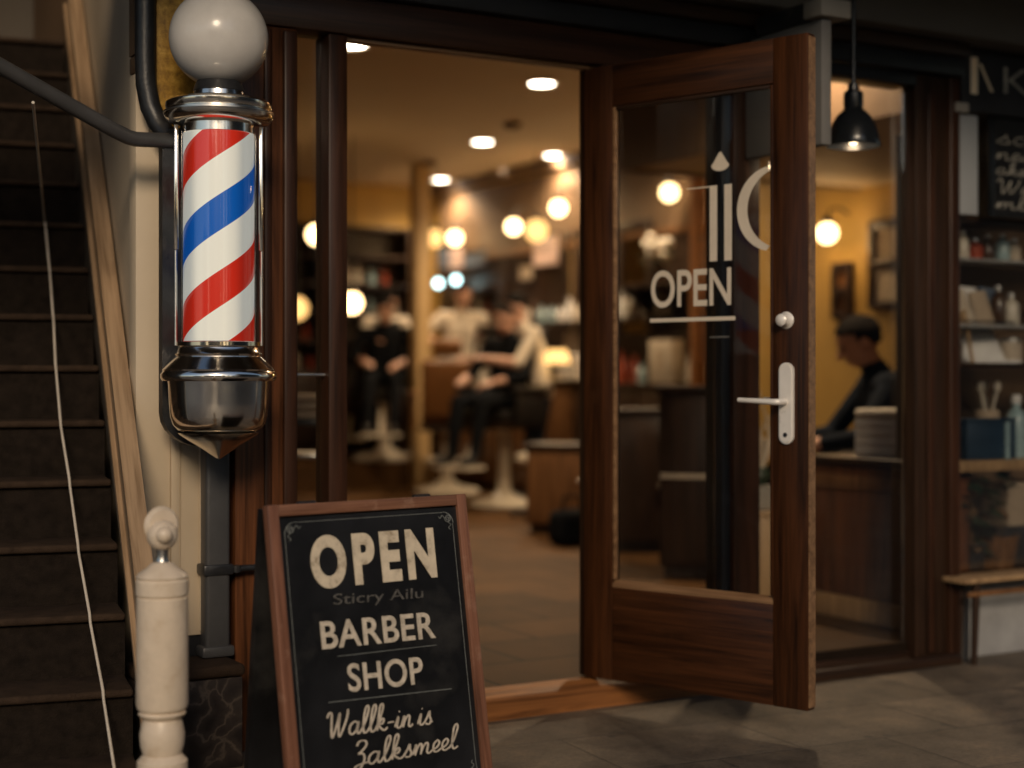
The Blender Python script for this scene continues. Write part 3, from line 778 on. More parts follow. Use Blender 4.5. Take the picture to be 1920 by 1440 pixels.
B().box(-1.565, 6.0, -0.26, 0.11, 2.664, 2.78, 0.01).build('beam_cap', M['upper_wall'], sf)
B().box(-1.565, 6.0, -0.10, 0.20, 2.784, 5.6).build('upper_wall', M['upper_wall'], sf, smooth=0)
B().box(-3.4, -3.02, -0.05, 0.20, 0.0, 4.2).build('end_pier', M['upper_wall'], sf, smooth=0)
B().box(1.748, 5.0, -0.07, 0.08, 2.20, 2.455, 0.004).build('name_board', M['fascia_black'], sf)

B().box(-3.4, 6.0, -1.55, -0.262, 2.79, 2.86, 0.006).build('added_canopy', M['upper_wall'], sf)  # out-of-view slab added to shade the upper shopfront
# ------------------------------------------------------------------ open door
DA = R(-70.5)
door = thing('open_door', 'varnished mahogany glazed door standing wide open with cream OPEN lettering', 'door', (0.0, -0.008, 0.102), DA)
DW, DH = 0.876, 2.098
B().box(0.0, 0.122, 0.0, 0.045, 0.0, DH, 0.004).build('hinge_stile', M['door_wood'], door)
B().box(0.752, DW, 0.0, 0.045, 0.0, DH, 0.004).build('lock_stile', M['door_wood'], door)
B().box(0.1225, 0.7515, 0.001, 0.044, DH - 0.142, DH - 0.001, 0.003).build('top_rail', M['door_wood_x'], door)
B().box(0.1225, 0.7515, 0.001, 0.044, 0.001, 0.318, 0.003).build('bottom_rail', M['door_wood_x'], door)
pane = B().box(0.1235, 0.7505, 0.020, 0.026, 0.320, DH - 0.143).build('glass_pane', M['glass'], door, smooth=0)
B().prism([(0.001, 0.3185), (0.0015, 0.327), (0.019, 0.343), (0.019, 0.3185)], 0.1225, 0.7515, 'yz').build('sill_bead', M['bead'], door, smooth=0)
B().box(0.1228, 0.1345, 0.002, 0.019, 0.345, DH - 0.145, 0.003).build('glazing_bead', M['bead'], door)
B().box(0.7400, 0.7512, 0.002, 0.019, 0.345, DH - 0.145, 0.003).build('glazing_bead', M['door_wood'], door)
B().box(0.1360, 0.7385, 0.002, 0.019, DH - 0.156, DH - 0.144, 0.003).build('glazing_bead', M['dark_wood_x'], door)
B().box(DW + 0.0005, DW + 0.004, 0.004, 0.041, 0.01, DH - 0.01).build('edge_strip', M['bead'], door, smooth=0)
for hz in (0.22, 1.02, 1.86):
    B().lathe([(0, 0), (0.009, 0), (0.009, 0.10), (0.006, 0.106), (0, 0.106)], (-0.006, 0.038, hz), 12).build('hinge', M['steel'], door)
dz = lambda z: z - 0.102
yv = 0.0185
text_obj('lettering', 'OPEN', M['vinyl'], pane, 0.272, 0.586, dz(1.366), dz(1.490), yv, bold=0.012)
B().box(0.268, 0.602, yv - 0.001, yv + 0.0005, dz(1.318), dz(1.331)).build('underline', M['vinyl'], pane, smooth=0)
B().box(0.505, 0.533, yv - 0.001, yv + 0.0005, dz(1.511), dz(1.757)).build('emblem_bar', M['vinyl'], pane, smooth=0)
B().box(0.561, 0.589, yv - 0.001, yv + 0.0005, dz(1.511), dz(1.757)).build('emblem_bar', M['vinyl'], pane, smooth=0)
B().box(0.415, 0.503, yv - 0.001, yv + 0.0005, dz(1.752), dz(1.756)).build('emblem_rule', M['vinyl'], pane, smooth=0)
B().box(0.505, 0.580, yv - 0.001, yv + 0.0005, dz(1.262), dz(1.268)).build('small_rule', M['faint_chalk'], pane, smooth=0)
dr = []
for i in range(25):
    a = 2 * math.pi * i / 25
    x = 0.034 * math.cos(a); z = 0.020 * math.sin(a)
    if z > 0: z = 0.046 * math.sin(a) * (1 - abs(math.cos(a))) ** 0.9
    dr.append((0.545 + x, dz(1.822) + z))
B().prism(dr, yv - 0.001, yv + 0.0005, 'xz').build('emblem_drop', M['vinyl'], pane, smooth=0)
cres = []
cxx, czz, ro = 0.745, dz(1.668), 0.136
for i in range(25):
    a = R(102 + 156 * i / 24)
    cres.append((min(0.738, cxx + ro * math.cos(a)), czz + ro * math.sin(a)))
for i in range(25):
    a = R(250 - 140 * i / 24)
    cres.append((min(0.738, cxx + 0.030 + 0.128 * math.cos(a)), czz + 0.126 * math.sin(a)))
B().prism(cres, yv - 0.001, yv + 0.0005, 'xz').build('emblem_crescent', M['vinyl'], pane, smooth=0)
def handle_set(side):
    y0 = 0.0 if side < 0 else 0.045
    d = side
    yy = lambda a: y0 + d * a
    n = 'handle_plate'
    stad = [(0.804 + 0.0255 * math.cos(R(a)), dz(1.1545) + 0.0255 * math.sin(R(a))) for a in range(0, 181, 15)] + [(0.804 + 0.0255 * math.cos(R(a)), dz(0.9515) + 0.0255 * math.sin(R(a))) for a in range(180, 361, 15)]
    b = B().prism(stad, yy(0.0005), yy(0.009), 'xz')
    b.prism([(0.804 + (x - 0.804) * 0.82, dz(1.053) + (z - dz(1.053)) * 0.97) for x, z in stad], yy(0.0092), yy(0.0125), 'xz')
    pl_ = b.build(n, M['nickel'], door)
    lv = B().tube([(0.804, yy(0.011), dz(1.058)), (0.804, yy(0.045), dz(1.058)), (0.797, yy(0.053), dz(1.058)), (0.785, yy(0.056), dz(1.058)), (0.66, yy(0.054), dz(1.063))], [0.010, 0.010, 0.010, 0.0095, 0.0075], 14)
    lv.build('lever', M['nickel'], pl_, smooth=50)
    B().lathe([(0, 0), (0.007, 0), (0.007, 0.004), (0, 0.005)], seg=14, M=Matrix.Translation((0.804, yy(0.011), dz(0.955))) @ Matrix.Rotation(R(90 if d < 0 else -90), 4, 'X')).build('keyhole', M['black_iron'], pl_)
    B().lathe([(0, 0), (0.026, 0), (0.027, 0.004), (0.019, 0.012), (0.017, 0.03), (0.019, 0.036), (0.012, 0.042), (0, 0.043)], seg=24,
              M=Matrix.Translation((0.802, yy(0.0005), dz(1.312))) @ Matrix.Rotation(R(90 if d < 0 else -90), 4, 'X')).build('lock_knob', M['nickel'], door, smooth=40)
handle_set(-1); handle_set(1)

# ------------------------------------------------------------------ A-board
ab = thing('sidewalk_sign', 'wooden framed chalkboard sign reading OPEN BARBER SHOP on the pavement', 'sign', (-1.519, -1.146, 0.0), R(9.0))
W_, H_, TL = 0.598, 0.8376, R(-9.37)
front = new_obj('front_leaf', None)
def leaf_mesh():
    b = B().box(0.0, 0.034, 0.0, 0.024, 0.0, H_, 0.003)
    return b
fb = B().box(0.030, W_ - 0.030, 0.010, 0.018, 0.072, H_ - 0.032)
board = fb.build('blackboard', M['chalkboard'], ab, smooth=0)
board.rotation_euler = (TL, 0, 0)
bpy.data.objects.remove(front)
def leaf_part(name, b, mat, par=ab):
    o = b.build(name, mat, par)
    if par is ab: o.rotation_euler = (TL, 0, 0)
    return o
leaf_part('frame_stile', B().box(0.0, 0.031, 0.0, 0.026, 0.0, H_, 0.003), M['board_frame'])
leaf_part('frame_stile', B().box(W_ - 0.031, W_, 0.0, 0.026, 0.0, H_, 0.003), M['board_frame'])
leaf_part('frame_rail', B().box(0.0313, W_ - 0.0313, 0.001, 0.025, H_ - 0.029, H_ - 0.0005, 0.003), M['board_frame_x'])
leaf_part('frame_rail', B().box(0.0313, W_ - 0.0313, 0.001, 0.025, 0.06, 0.10, 0.003), M['board_frame_x'])
yb_ = 0.0085
text_obj('lettering', 'OPEN', M['worn_letter'], board, 0.112, 0.486, 0.626, 0.757, yb_, bold=0.046, spacing=1.30)
text_obj('lettering', 'Sticry Ailu', M['faint_chalk'], board, 0.167, 0.436, 0.577, 0.612, yb_, bold=0.0, shear=0.12, slope=-0.025)
text_obj('lettering', 'BARBER', M['cream_letter'], board, 0.123, 0.463, 0.482, 0.549, yb_, bold=0.016, slope=-0.022, spacing=1.06)
text_obj('lettering', 'SHOP', M['cream_letter'], board, 0.189, 0.413, 0.371, 0.440, yb_, bold=0.015, slope=-0.03, spacing=1.06)
B().prism([(0.165, 0.4600), (0.165, 0.4615), (0.462, 0.4570), (0.462, 0.4555)], yb_, yb_ + 0.001, 'xz').build('rule', M['chalk_line'], board, smooth=0)
B().prism([(0.128, 0.3535), (0.128, 0.3555), (0.497, 0.3425), (0.497, 0.3405)], yb_, yb_ + 0.001, 'xz').build('rule', M['chalk_line'], board, smooth=0)
script_obj('script_lettering', 'Wallk-in is', M['cream_letter'], board, 0.112, 0.425, 0.273, 0.062, yb_, slope=-0.03, w=0.0031)
script_obj('script_lettering', 'Zalksmeel', M['cream_letter'], board, 0.185, 0.495, 0.193, 0.058, yb_, slope=0.0, w=0.0031)
# thin double border with scroll corners
def border(off, w):
    x0, x1, z0, z1 = 0.036 + off, W_ - 0.036 - off, 0.10 + off, H_ - 0.034 - off
    c = 0.030
    b = B()
    for (a0, a1, c0, c1) in ((x0 + c, x1 - c, z1 - w, z1), (x0 + c, x1 - c, z0, z0 + w), (x0, x0 + w, z0 + c, z1 - c), (x1 - w, x1, z0 + c, z1 - c)):
        b.box(a0, a1, yb_, yb_ + 0.001, c0, c1)
    n = 0
    for sx, ox in ((1, x0), (-1, x1)):
        for sz, oz in ((1, z0), (-1, z1)):
            arc = [(ox + sx * (c - c * math.cos(R(t * 9))), oz + sz * (c * 1.0 - 0 * c) - sz * (c - c * math.sin(R(90 - t * 9)) * 1.0) * 0 - sz * (c * math.sin(R(t * 9)) - 0)) for t in range(11)]
            arc = [(ox + sx * c * (1 - math.cos(R(t * 9))), oz + sz * c * (1 - math.sin(R(t * 9)))) for t in range(11)]
            b.ribbon(arc, w * 0.9, yb_ - 0.0001 * n); n += 1
            sp = [(ox + sx * (0.016 + 0.011 * math.cos(t * 0.55) * (1 - t / 26)), oz + sz * (0.016 + 0.011 * math.sin(t * 0.55) * (1 - t / 26))) for t in range(24)]
            b.ribbon(sp, w * 0.9, yb_ - 0.0001 * n); n += 1
            sp = [(ox + sx * (0.022 + 0.0022 * t), oz + sz * (0.012 + 0.004 * math.sin(t * 0.9))) for t in range(12)]
            b.ribbon(sp, w * 0.8, yb_ - 0.0001 * n); n += 1
            sp = [(ox + sx * (0.012 + 0.004 * math.sin(t * 0.9)), oz + sz * (0.022 + 0.0022 * t)) for t in range(12)]
            b.ribbon(sp, w * 0.8, yb_ - 0.0001 * n); n += 1
    return b
border(0.010, 0.0014).build('chalk_border', M['chalk_line'], board, smooth=0, fix=False)
# rear leaf
zt = H_ * math.cos(TL); yt = -H_ * math.sin(TL)
rear_pts = [(yt + 0.03, zt - 0.012), (yt + 0.052, zt - 0.012), (0.275, 0.0), (0.253, 0.0)]
B().prism(rear_pts, 0.004, W_ - 0.004, 'yz').build('rear_leaf', M['chalkboard'], ab, smooth=0)
for xx in (0.10, W_ - 0.15):
    B().lathe([(0, 0), (0.007, 0), (0.007, 0.05), (0, 0.05)], seg=10, M=Matrix.Translation((xx, yt + 0.028, zt - 0.004)) @ Matrix.Rotation(R(90), 4, 'Y')).build('hinge', M['black_iron'], ab)

# ------------------------------------------------------------------ hanging black lamp and projecting panel
lp = at(1600, 275, 5.7)
pen = thing('pendant_lamp', 'black enamel dome pendant hanging before the window beside the open door', 'lamp', (lp.x, lp.y, lp.z))
sh = B()
sh.lathe([(0.098, 0.0), (0.100, 0.004), (0.094, 0.03), (0.088, 0.055), (0.078, 0.085), (0.062, 0.112), (0.042, 0.132), (0.034, 0.140), (0.034, 0.150), (0.030, 0.150), (0.030, 0.138), (0.058, 0.108), (0.074, 0.082), (0.084, 0.052), (0.090, 0.03), (0.094, 0.002)], seg=40)
for f in [f for f in sh.bm.faces if len(f.verts) > 4]: sh.bm.faces.remove(f)
sh.build('lamp_shade', M['lamp_black'], pen, smooth=50)
B().lathe([(0, 0.120), (0.030, 0.120), (0.036, 0.152), (0.036, 0.196), (0.030, 0.204), (0.022, 0.208), (0.020, 0.232), (0.008, 0.238), (0, 0.238)], seg=28).build('lamp_cap', M['lamp_black'], pen)
B().lathe([(0, 0.006), (0.012, 0.009), (0.017, 0.020), (0.016, 0.05), (0.014, 0.10), (0, 0.118)], seg=20).build('bulb', M['bulb_small'], pen, smooth=60)
ld_ = bpy.data.lights.new('pendant_bulb_lamp', 'POINT'); ld_.energy = 1.2; ld_.shadow_soft_size = 0.024; ld_.color = (1.0, 0.72, 0.45)
new_obj('lamp', ld_, pen).location = (0, 0, -0.022)
topz = 2.458 - lp.z if lp.y > -0.2 else 2.66 - lp.z
B().cyl((0, 0, 0.236), (0, 0, 2.455 - lp.z if lp.y > -0.19 else 2.664 - lp.z), 0.009).build('cord', M['lamp_black'], pen)

bl = thing('blade_sign', 'plain grey projecting panel under the beam beside the door', 'sign', (0.69, 0, 0))
B().box(-0.022, 0.022, -0.47, -0.055, 1.93, 2.36, 0.005).build('panel', M['grey_panel'], bl)
B().box(-0.05, 0.085, -0.50, -0.405, 2.363, 2.425, 0.006).build('cap_block', M['cap_grey'], bl)
B().box(-0.03, 0.03, -0.403, -0.125, 2.363, 2.43, 0.004).build('bracket', M['black_iron'], bl)

# ------------------------------------------------------------------ display window to the side
B_ = B()
dw = thing('display_window', 'dim shop display window above a pale grey stall riser', 'window', (1.748, 0, 0))
B().box(0.0, 0.065, -0.05, 0.06, 0.0, 0.30, 0.004).build('base_block', M['beam_grey'], dw)
B().box(0.066, 3.0, -0.01, 0.06, 0.0, 0.30, 0.004).build('stall_riser', M['pale_grey'], dw)
B().box(0.0, 3.0, -0.03, 0.06, 0.302, 0.335, 0.004).build('window_sill', M['dark_wood_x'], dw)
B().box(0.0, 3.0, 0.012, 0.020, 0.337, 2.198).build('window_pane', M['glass'], dw, smooth=0)
B().box(0.40, 3.0, 0.62, 0.66, FL + 0.004, 2.44).build('back_panel', M['brown_wall'], dw, smooth=0)
B().box(0.55, 0.63, 0.56, 0.618, 0.34, 2.30, 0.004).build('back_post', M['dark_wood'], dw)
B().box(0.001, 3.0, 0.062, 0.618, 0.30, 0.325).build('display_floor', M['dark_wood_x'], dw, smooth=0)
rk = thing('display_rack', 'dark display rack with five shelves in the side window', 'rack', (1.748, 0, 0))
B().box(0.03, 1.5, 0.06, 0.30, 0.745, 0.79, 0.004).build('shelf', M['tan_wood'], rk)
tag(rk.children[-1], 'pale worn oak lowest shelf')
B().box(0.03, 1.5, 0.06, 0.30, 1.175, 1.195, 0.003).build('shelf', M['dark_wood_x'], rk)
B().box(0.03, 1.5, 0.06, 0.30, 1.78, 1.80, 0.003).build('shelf', M['dark_wood_x'], rk)
B().box(0.03, 1.5, 0.10, 0.28, 1.345, 1.357).build('shelf', M['pale_grey'], rk)
B().box(0.03, 1.5, 0.10, 0.28, 1.62, 1.632).build('shelf', M['pale_grey'], rk)
B().box(0.0, 0.028, 0.06, 0.30, 0.328, 2.15, 0.003).build('upright', M['dark_wood'], rk)
# letters on the name board
def on_front(px_, y=0.0):
    return hit(px_, 700, 1, y)
def zfront(px_, py_, y=0.0):
    return hit(px_, py_, 1, y).z
yf = -0.0705
a0, a1 = hit(1820, 160, 1, yf).x, hit(1862, 160, 1, yf).x
b0, b1 = hit(1882, 160, 1, yf).x, hit(1930, 160, 1, yf).x
wd = a1 - a0
nb = B().prism([(a0, 2.270), (a0 + 0.30 * wd, 2.270), (a0 + 0.30 * wd, 2.418), (a0, 2.418)], yf - 0.002, yf, 'xz')
nb.prism([(a0 + 0.36 * wd, 2.395), (a0 + 0.46 * wd, 2.395), (a1, 2.288), (a1 - 0.12 * wd, 2.288)], yf - 0.002, yf, 'xz')
nb.build('lettering', M['gold_letter'], sf, smooth=0)
text_obj('lettering', 'K', M['scribble'], sf, b0, b1, 2.290, 2.395, yf, bold=-0.012, extrude=0.002)

gb = hit(1812, 310, 1, -0.045)
gc = thing('hanging_card', 'blank blue-grey card hanging outside the side window under a small clip', 'card', (gb.x, -0.045, 1.79))
B().box(-0.075, 0.065, 0, 0.012, 0.0, 0.40, 0.003).build('card_face', M['blue_grey'], gc)
B().box(-0.085, -0.015, -0.03, 0.012, 0.402, 0.44, 0.004).build('clip', M['cap_grey'], gc)
cb = hit(1893, 320, 1, -0.045)
ck = thing('menu_board', 'black framed menu board with chalk scribbles on the side window', 'board', (cb.x, -0.045, 1.79))
B().box(-0.09, 0.30, 0.006, 0.016, 0.0, 0.40).build('board_face', M['chalkboard'], ck, smooth=0)
bb = B()
for (x0, x1, z0, z1) in ((-0.11, -0.088, 0.0, 0.42), (0.298, 0.32, 0.0, 0.42), (-0.0875, 0.2975, 0.40, 0.42)):
    bb.box(x0, x1, 0.0, 0.02, z0, z1, 0.003)
bb.build('board_frame', M['lamp_black'], ck)
for n_, (w_, z_, h_) in enumerate((('sc', 0.30, 0.07), ('nes', 0.235, 0.06), ('aken', 0.175, 0.05), ('Wen', 0.10, 0.06), ('mlni', 0.035, 0.055))):
    script_obj('chalk_writing', w_, M['scribble'], ck, -0.075, 0.10 + 0.03 * n_, z_, h_, 0.004, w=0.0035)

def shelf_item(px_, zbase, y):
    p = hit(px_, 700, 1, y)
    return (p.x, y, zbase)
# magazines leaning on the middle shelf
p = shelf_item(1842, 1.1965, 0.17)
one('magazine_rest', B().box(-0.12, 0.12, -0.004, 0.004, 0.0, 0.20, 0.002, M=Matrix.Rotation(R(-38), 4, 'X')).box(-0.10, 0.16, -0.05, 0.10, 0.0, 0.012), M['white_card'], 'white magazines propped open on the middle display shelf', 'magazine', p, R(-14))
one('wooden_easel', B().tube([(-0.03, 0, 0), (0.06, 0.02, 0.22)], 0.008).tube([(0.0, 0.10, 0), (0.06, 0.02, 0.22)], 0.008).tube([(0.09, 0, 0), (0.06, 0.02, 0.22)], 0.008), M['tan_wood'], 'small wooden easel beside the white magazines', 'easel', shelf_item(1795, 1.1965, 0.13))
bxp = shelf_item(1842, 0.7915, 0.145)
bx_ = thing('gift_box', 'navy blue carton on the pale oak shelf', 'box', bxp, R(-6))
B().box(-0.13, 0.13, -0.06, 0.02, 0.0, 0.155, 0.004).build('carton', M['blue_box'], bx_)
B().box(-0.133, 0.133, -0.063, 0.023, 0.157, 0.172, 0.003).build('lid', M['blue_box'], bx_)
B().box(0.07, 0.09, -0.0645, -0.0635, 0.0, 0.156).build('ribbon_band', M['bottle_blue'], bx_, smooth=0)
# brush jar behind the box
bj = thing('brush_jar', 'tan jar of shaving brushes behind the navy carton', 'jar', shelf_item(1852, 0.7915, 0.225))
B().lathe([(0, 0), (0.045, 0), (0.05, 0.02), (0.05, 0.20), (0.045, 0.205), (0, 0.20)], seg=24).build('jar', M['towel_tan'], bj)
for i in range(6):
    a = i * 1.05
    B().tube([(0.02 * math.cos(a), 0.02 * math.sin(a), 0.205), (0.04 * math.cos(a), 0.04 * math.sin(a), 0.29)], 0.006).ell((0.042 * math.cos(a), 0.042 * math.sin(a), 0.305), (0.014, 0.014, 0.024), u=10, v=8).build('brush', M['bottle_pale'] if i % 2 else M['bottle_dark'], bj)
def bottle(name, mats, label, loc, h=0.2, r=0.03, group=None, seg=18, cat='bottle'):
    t = thing(name, label, cat, loc, 0, group)
    B().lathe([(0, 0), (r, 0), (r * 1.04, 0.01), (r * 1.04, h * 0.62), (r * 0.8, h * 0.72), (r * 0.4, h * 0.78), (r * 0.4, h * 0.86), (0, h * 0.86)], seg=seg).build('body', mats[0], t)
    B().lathe([(0, h * 0.862), (r * 0.48, h * 0.862), (r * 0.46, h), (0, h)], seg=seg).build('stopper', mats[1], t)
    return t
bottle('bottle', (M['bottle_blue'], M['white_card']), 'pale blue glass bottle at the end of the oak display shelf', shelf_item(1906, 0.7915, 0.16), 0.27, 0.042)
bottle('bottle', (M['bottle_dark'], M['bottle_pale']), 'slim dark bottle beside the navy carton', shelf_item(1788, 0.7915, 0.17), 0.26, 0.028)
ps = B()
for i in range(9):
    ps.box(-0.10 + rnd.uniform(-.008, .008), 0.12 + rnd.uniform(-.008, .008), -0.08, 0.08, 0.0205 * i, 0.0205 * i + 0.018, 0.002)
one('paper_stack', ps, M['towel_tan'], 'stack of yellowed papers under the oak display shelf', 'paper stack', shelf_item(1900, 0.50, 0.22), R(-5))
one('storage_crate', B().box(-0.20, 0.20, -0.10, 0.12, 0.0, 0.172, 0.005), M['black_iron'], 'low black crate under the stack of yellowed papers', 'crate', shelf_item(1893, 0.3265, 0.24), 0)
def leafy(b, n, h, spread, lw, ll, seed):
    q = random.Random(seed)
    for i in range(n):
        a = q.uniform(0, 6.283); t = q.uniform(0.25, 1.0)
        c = Vector((math.cos(a) * spread * q.uniform(0.1, 1) * t, math.sin(a) * spread * q.uniform(0.1, 1) * t, h * t + q.uniform(-.03, .03)))
        d = Vector((math.cos(a), math.sin(a), q.uniform(-.7, .6))).normalized()
        s = d.cross(Vector((q.uniform(-.3, .3), q.uniform(-.3, .3), 1))).normalized() * lw
        v = [b.bm.verts.new(c), b.bm.verts.new(c + d * ll * .5 + s), b.bm.verts.new(c + d * ll), b.bm.verts.new(c + d * ll * .5 - s)]
        b.bm.faces.new(v)
    return b
pt = thing('potted_plant', 'dark leafy plant with browned leaves behind the low bench', 'plant', shelf_item(1822, 0.3265, 0.20))
B().lathe([(0, 0), (0.05, 0), (0.07, 0.10), (0.075, 0.11), (0.066, 0.11), (0, 0.10)], seg=24).build('pot', M['black_pot'], pt)
leafy(B(), 130, 0.40, 0.17, 0.022, 0.09, 3).build('foliage', M['green_leaf'], pt, smooth=0, fix=False)
leafy(B(), 34, 0.36, 0.20, 0.018, 0.085, 5).build('dried_leaves', M['brown_leaf'], pt, smooth=0, fix=False)
B().tube([(0, 0, 0.09), (0.01, 0.01, 0.25), (-0.01, 0.02, 0.42)], 0.006).build('stem', M['brown_leaf'], pt)

for n_, (px_, hh, rr, mm, lab) in enumerate(((1868, 0.20, 0.030, 'bottle_pale', 'cream bottle by the pale blue bottle on the oak display shelf'), (1888, 0.16, 0.034, 'bottle_blue', 'short blue bottle by the tall pale blue bottle on the oak shelf'))):
    bottle('bottle', (M[mm], M['white_card']), lab, shelf_item(px_, 0.7915, 0.20), hh, rr)
pp = thing('leaflet_rack', 'leaning papers in a wire rack on the upper display shelf', 'leaflets', shelf_item(1806, 1.3585, 0.17))
q = random.Random(3)
for i in range(4):
    B().box(-0.05, 0.05, -0.0015, 0.0015, 0.0, 0.15 + 0.02 * (i % 2), M=Matrix.Translation((0.03 + i * 0.055, 0.02 * (i % 2), 0.0)) @ Matrix.Rotation(R(q.uniform(-28, 28)), 4, 'Y') @ Matrix.Rotation(R(-16), 4, 'X')).build('leaflet', M[['paper', 'white_card', 'towel_tan', 'print_blue'][i]], pp, smooth=0)
B().tube([(-0.04, -0.03, 0.012), (0.28, -0.03, 0.012), (0.28, 0.04, 0.012), (-0.04, 0.04, 0.012), (-0.04, -0.03, 0.012)], 0.004, 8).build('wire_tray', M['black_iron'], pp)
q = random.Random(8)
for n_, (px_, zb, hh, rr, mm, cl_) in enumerate(((1795, 1.1965, 0.12, 0.022, 'bottle_dark', 'slim brown'), (1806, 1.6335, 0.12, 0.026, 'bottle_pale', 'cream'), (1828, 1.6335, 0.09, 0.034, 'bottle_red', 'squat red'), (1852, 1.6335, 0.11, 0.024, 'bottle_dark', 'brown'), (1880, 1.6335, 0.12, 0.030, 'bottle_blue', 'pale blue'), (1902, 1.6335, 0.10, 0.026, 'paper', 'tan'), (1872, 1.3585, 0.17, 0.030, 'bottle_dark', 'tall dark'), (1896, 1.3585, 0.14, 0.034, 'bottle_pale', 'wide cream'))):
    wh = {1.1965: 'middle', 1.6335: 'top glass', 1.3585: 'lower glass'}[zb]
    bottle('bottle', (M[mm], M['steel']), '%s bottle on the %s shelf of the side window' % (cl_, wh), shelf_item(px_, zb, 0.18), hh, rr)
bsk = thing('wicker_basket', 'brown wicker basket beside the low black crate in the side window', 'basket', shelf_item(1868, 0.3265, 0.16))
B().lathe([(0, 0), (0.07, 0), (0.095, 0.13), (0.10, 0.14), (0.09, 0.14), (0.065, 0.01), (0, 0.01)], seg=24).build('basket', M['mid_wood'], bsk)
B().tube([(0.095 * math.cos(R(a)), 0, 0.135 + 0.11 * math.sin(R(a))) for a in range(0, 181, 20)], 0.007, 8).build('handle', M['mid_wood'], bsk, smooth=60)
tin = thing('tin_box', 'pale tin on the middle display shelf near the white magazines', 'tin', shelf_item(1896, 1.1965, 0.18))
B().lathe([(0, 0), (0.045, 0), (0.045, 0.09), (0, 0.09)], seg=24).build('body', M['paper'], tin)
B().lathe([(0, 0.0905), (0.047, 0.0905), (0.047, 0.108), (0, 0.11)], seg=24).build('lid', M['steel'], tin)
# low bench on the pavement
bn = thing('low_bench', 'low wooden bench with splayed legs on the pavement by the side window', 'bench', (1.76, -0.12, 0))
B().box(-0.10, 1.3, -0.05, 0.10, 0.326, 0.345, 0.004).build('seat', M['tan_wood'], bn)
B().box(-0.06, 1.26, -0.030, -0.018, 0.270, 0.290, 0.003).build('apron', M['mid_wood'], bn)
for lx in (0.0, 1.16):
    for ly in (-0.012, 0.07):
        B().tube([(lx, ly, 0.326), (lx + (0.02 if lx else -0.012), ly, 0.0)], [0.018, 0.012], 10).build('leg', M['dark_wood'], bn)
# ================================================================== INSIDE THE SHOP
# ------------------------------------------------------------------ ceiling lights
def downlight(px_, py_, label, power=135):
    p = hit(px_, py_, 2, CEIL)
    t = thing('downlight', label, 'ceiling light', (p.x, p.y, CEIL), 0, 'round downlights in the shop ceiling')
    B().lathe([(0.085, 0.0), (0.112, -0.002), (0.114, -0.010), (0.108, -0.016), (0.088, -0.014)], seg=32, cap=False).build('trim_ring', M['chair_cream'], t)
    B().lathe([(0, -0.006), (0.086, -0.006), (0.086, -0.001), (0, -0.001)], seg=32).build('lens', M['downlight'], t, smooth=0)
    ld = bpy.data.lights.new('downlight_lamp', 'SPOT')
    ld.energy = power; ld.spot_size = R(150); ld.spot_blend = 0.8; ld.shadow_soft_size = 0.08; ld.color = (1.0, 0.73, 0.45)
    lo = new_obj('lamp', ld, t); lo.location = (0, 0, -0.03)
    return t
downlight(660, 82, 'round downlight half hidden behind the lintel over the mullion')
downlight(1016, 155, 'largest bright downlight, nearest the top of the open door')
downlight(905, 265, 'downlight between the smoke detector and the doorway centre')
downlight(1038, 290, 'downlight above the brightest wall globe beside the door edge')
downlight(952, 317, 'downlight in the middle of the farthest group on the ceiling')
downlight(826, 336, 'farthest downlight, by the tan corner post')
downlight(1178, 223, 'downlight seen through the open door glass')
downlight(1490, -30, 'unseen added downlight behind the window head over the seated man', 300)  # extra unseen lamp added to light the seated man and window bay
for (a, b_, lab) in ((960, 231, 'small brown smoke detector near the middle downlight'), (806, 302, 'small brown smoke detector near the farthest downlight')):
    p = hit(a, b_, 2, CEIL)
    one('smoke_detector', B().lathe([(0, -0.045), (0.05, -0.045), (0.07, -0.03), (0.075, 0.0), (0, 0.0)], seg=24), M['brown_wall'], lab, 'smoke detector', (p.x, p.y, CEIL - 0.001), 0, 'smoke detectors on the ceiling')

# ------------------------------------------------------------------ wall globes
def sconce(px_, py_, label, lit='globe_lit', power=28, r=0.072):
    p = hit(px_, py_, 0, XR - 0.20)
    t = thing('wall_lamp', label, 'wall lamp', p, 0, 'lit globe lamps along the ochre wall')
    B().ell((0, 0, 0), r, u=24, v=16).build('globe', M[lit], t, smooth=180)
    B().lathe([(0, 0), (0.035, 0), (0.035, 0.03), (0.02, 0.05), (0, 0.05)], (0, 0, r - 0.006), 20).build('gallery', M['black_iron'], t)
    B().tube([(0, 0, r + 0.04), (0.03, 0, r + 0.10), (0.12, 0, r + 0.11), (0.196, 0, r + 0.07)], 0.011, 10).build('arm', M['black_iron'], t, smooth=60)
    ld = bpy.data.lights.new('globe_lamp', 'POINT')
    ld.energy = power; ld.shadow_soft_size = r + 0.004; ld.color = (1.0, 0.62, 0.28)
    lo = new_obj('lamp', ld, t); lo.location = (0, 0, 0)
    return t
sconce(1047, 390, 'lit wall globe just beside the open door edge')
sconce(963, 425, 'lit wall globe in the middle of the doorway')
sconce(853, 446, 'lit wall globe close to the tan corner post')
sconce(1255, 361, 'lit wall globe seen through the door glass')
sconce(1551, 437, 'lit wall globe under the black pendant lamp', power=100)
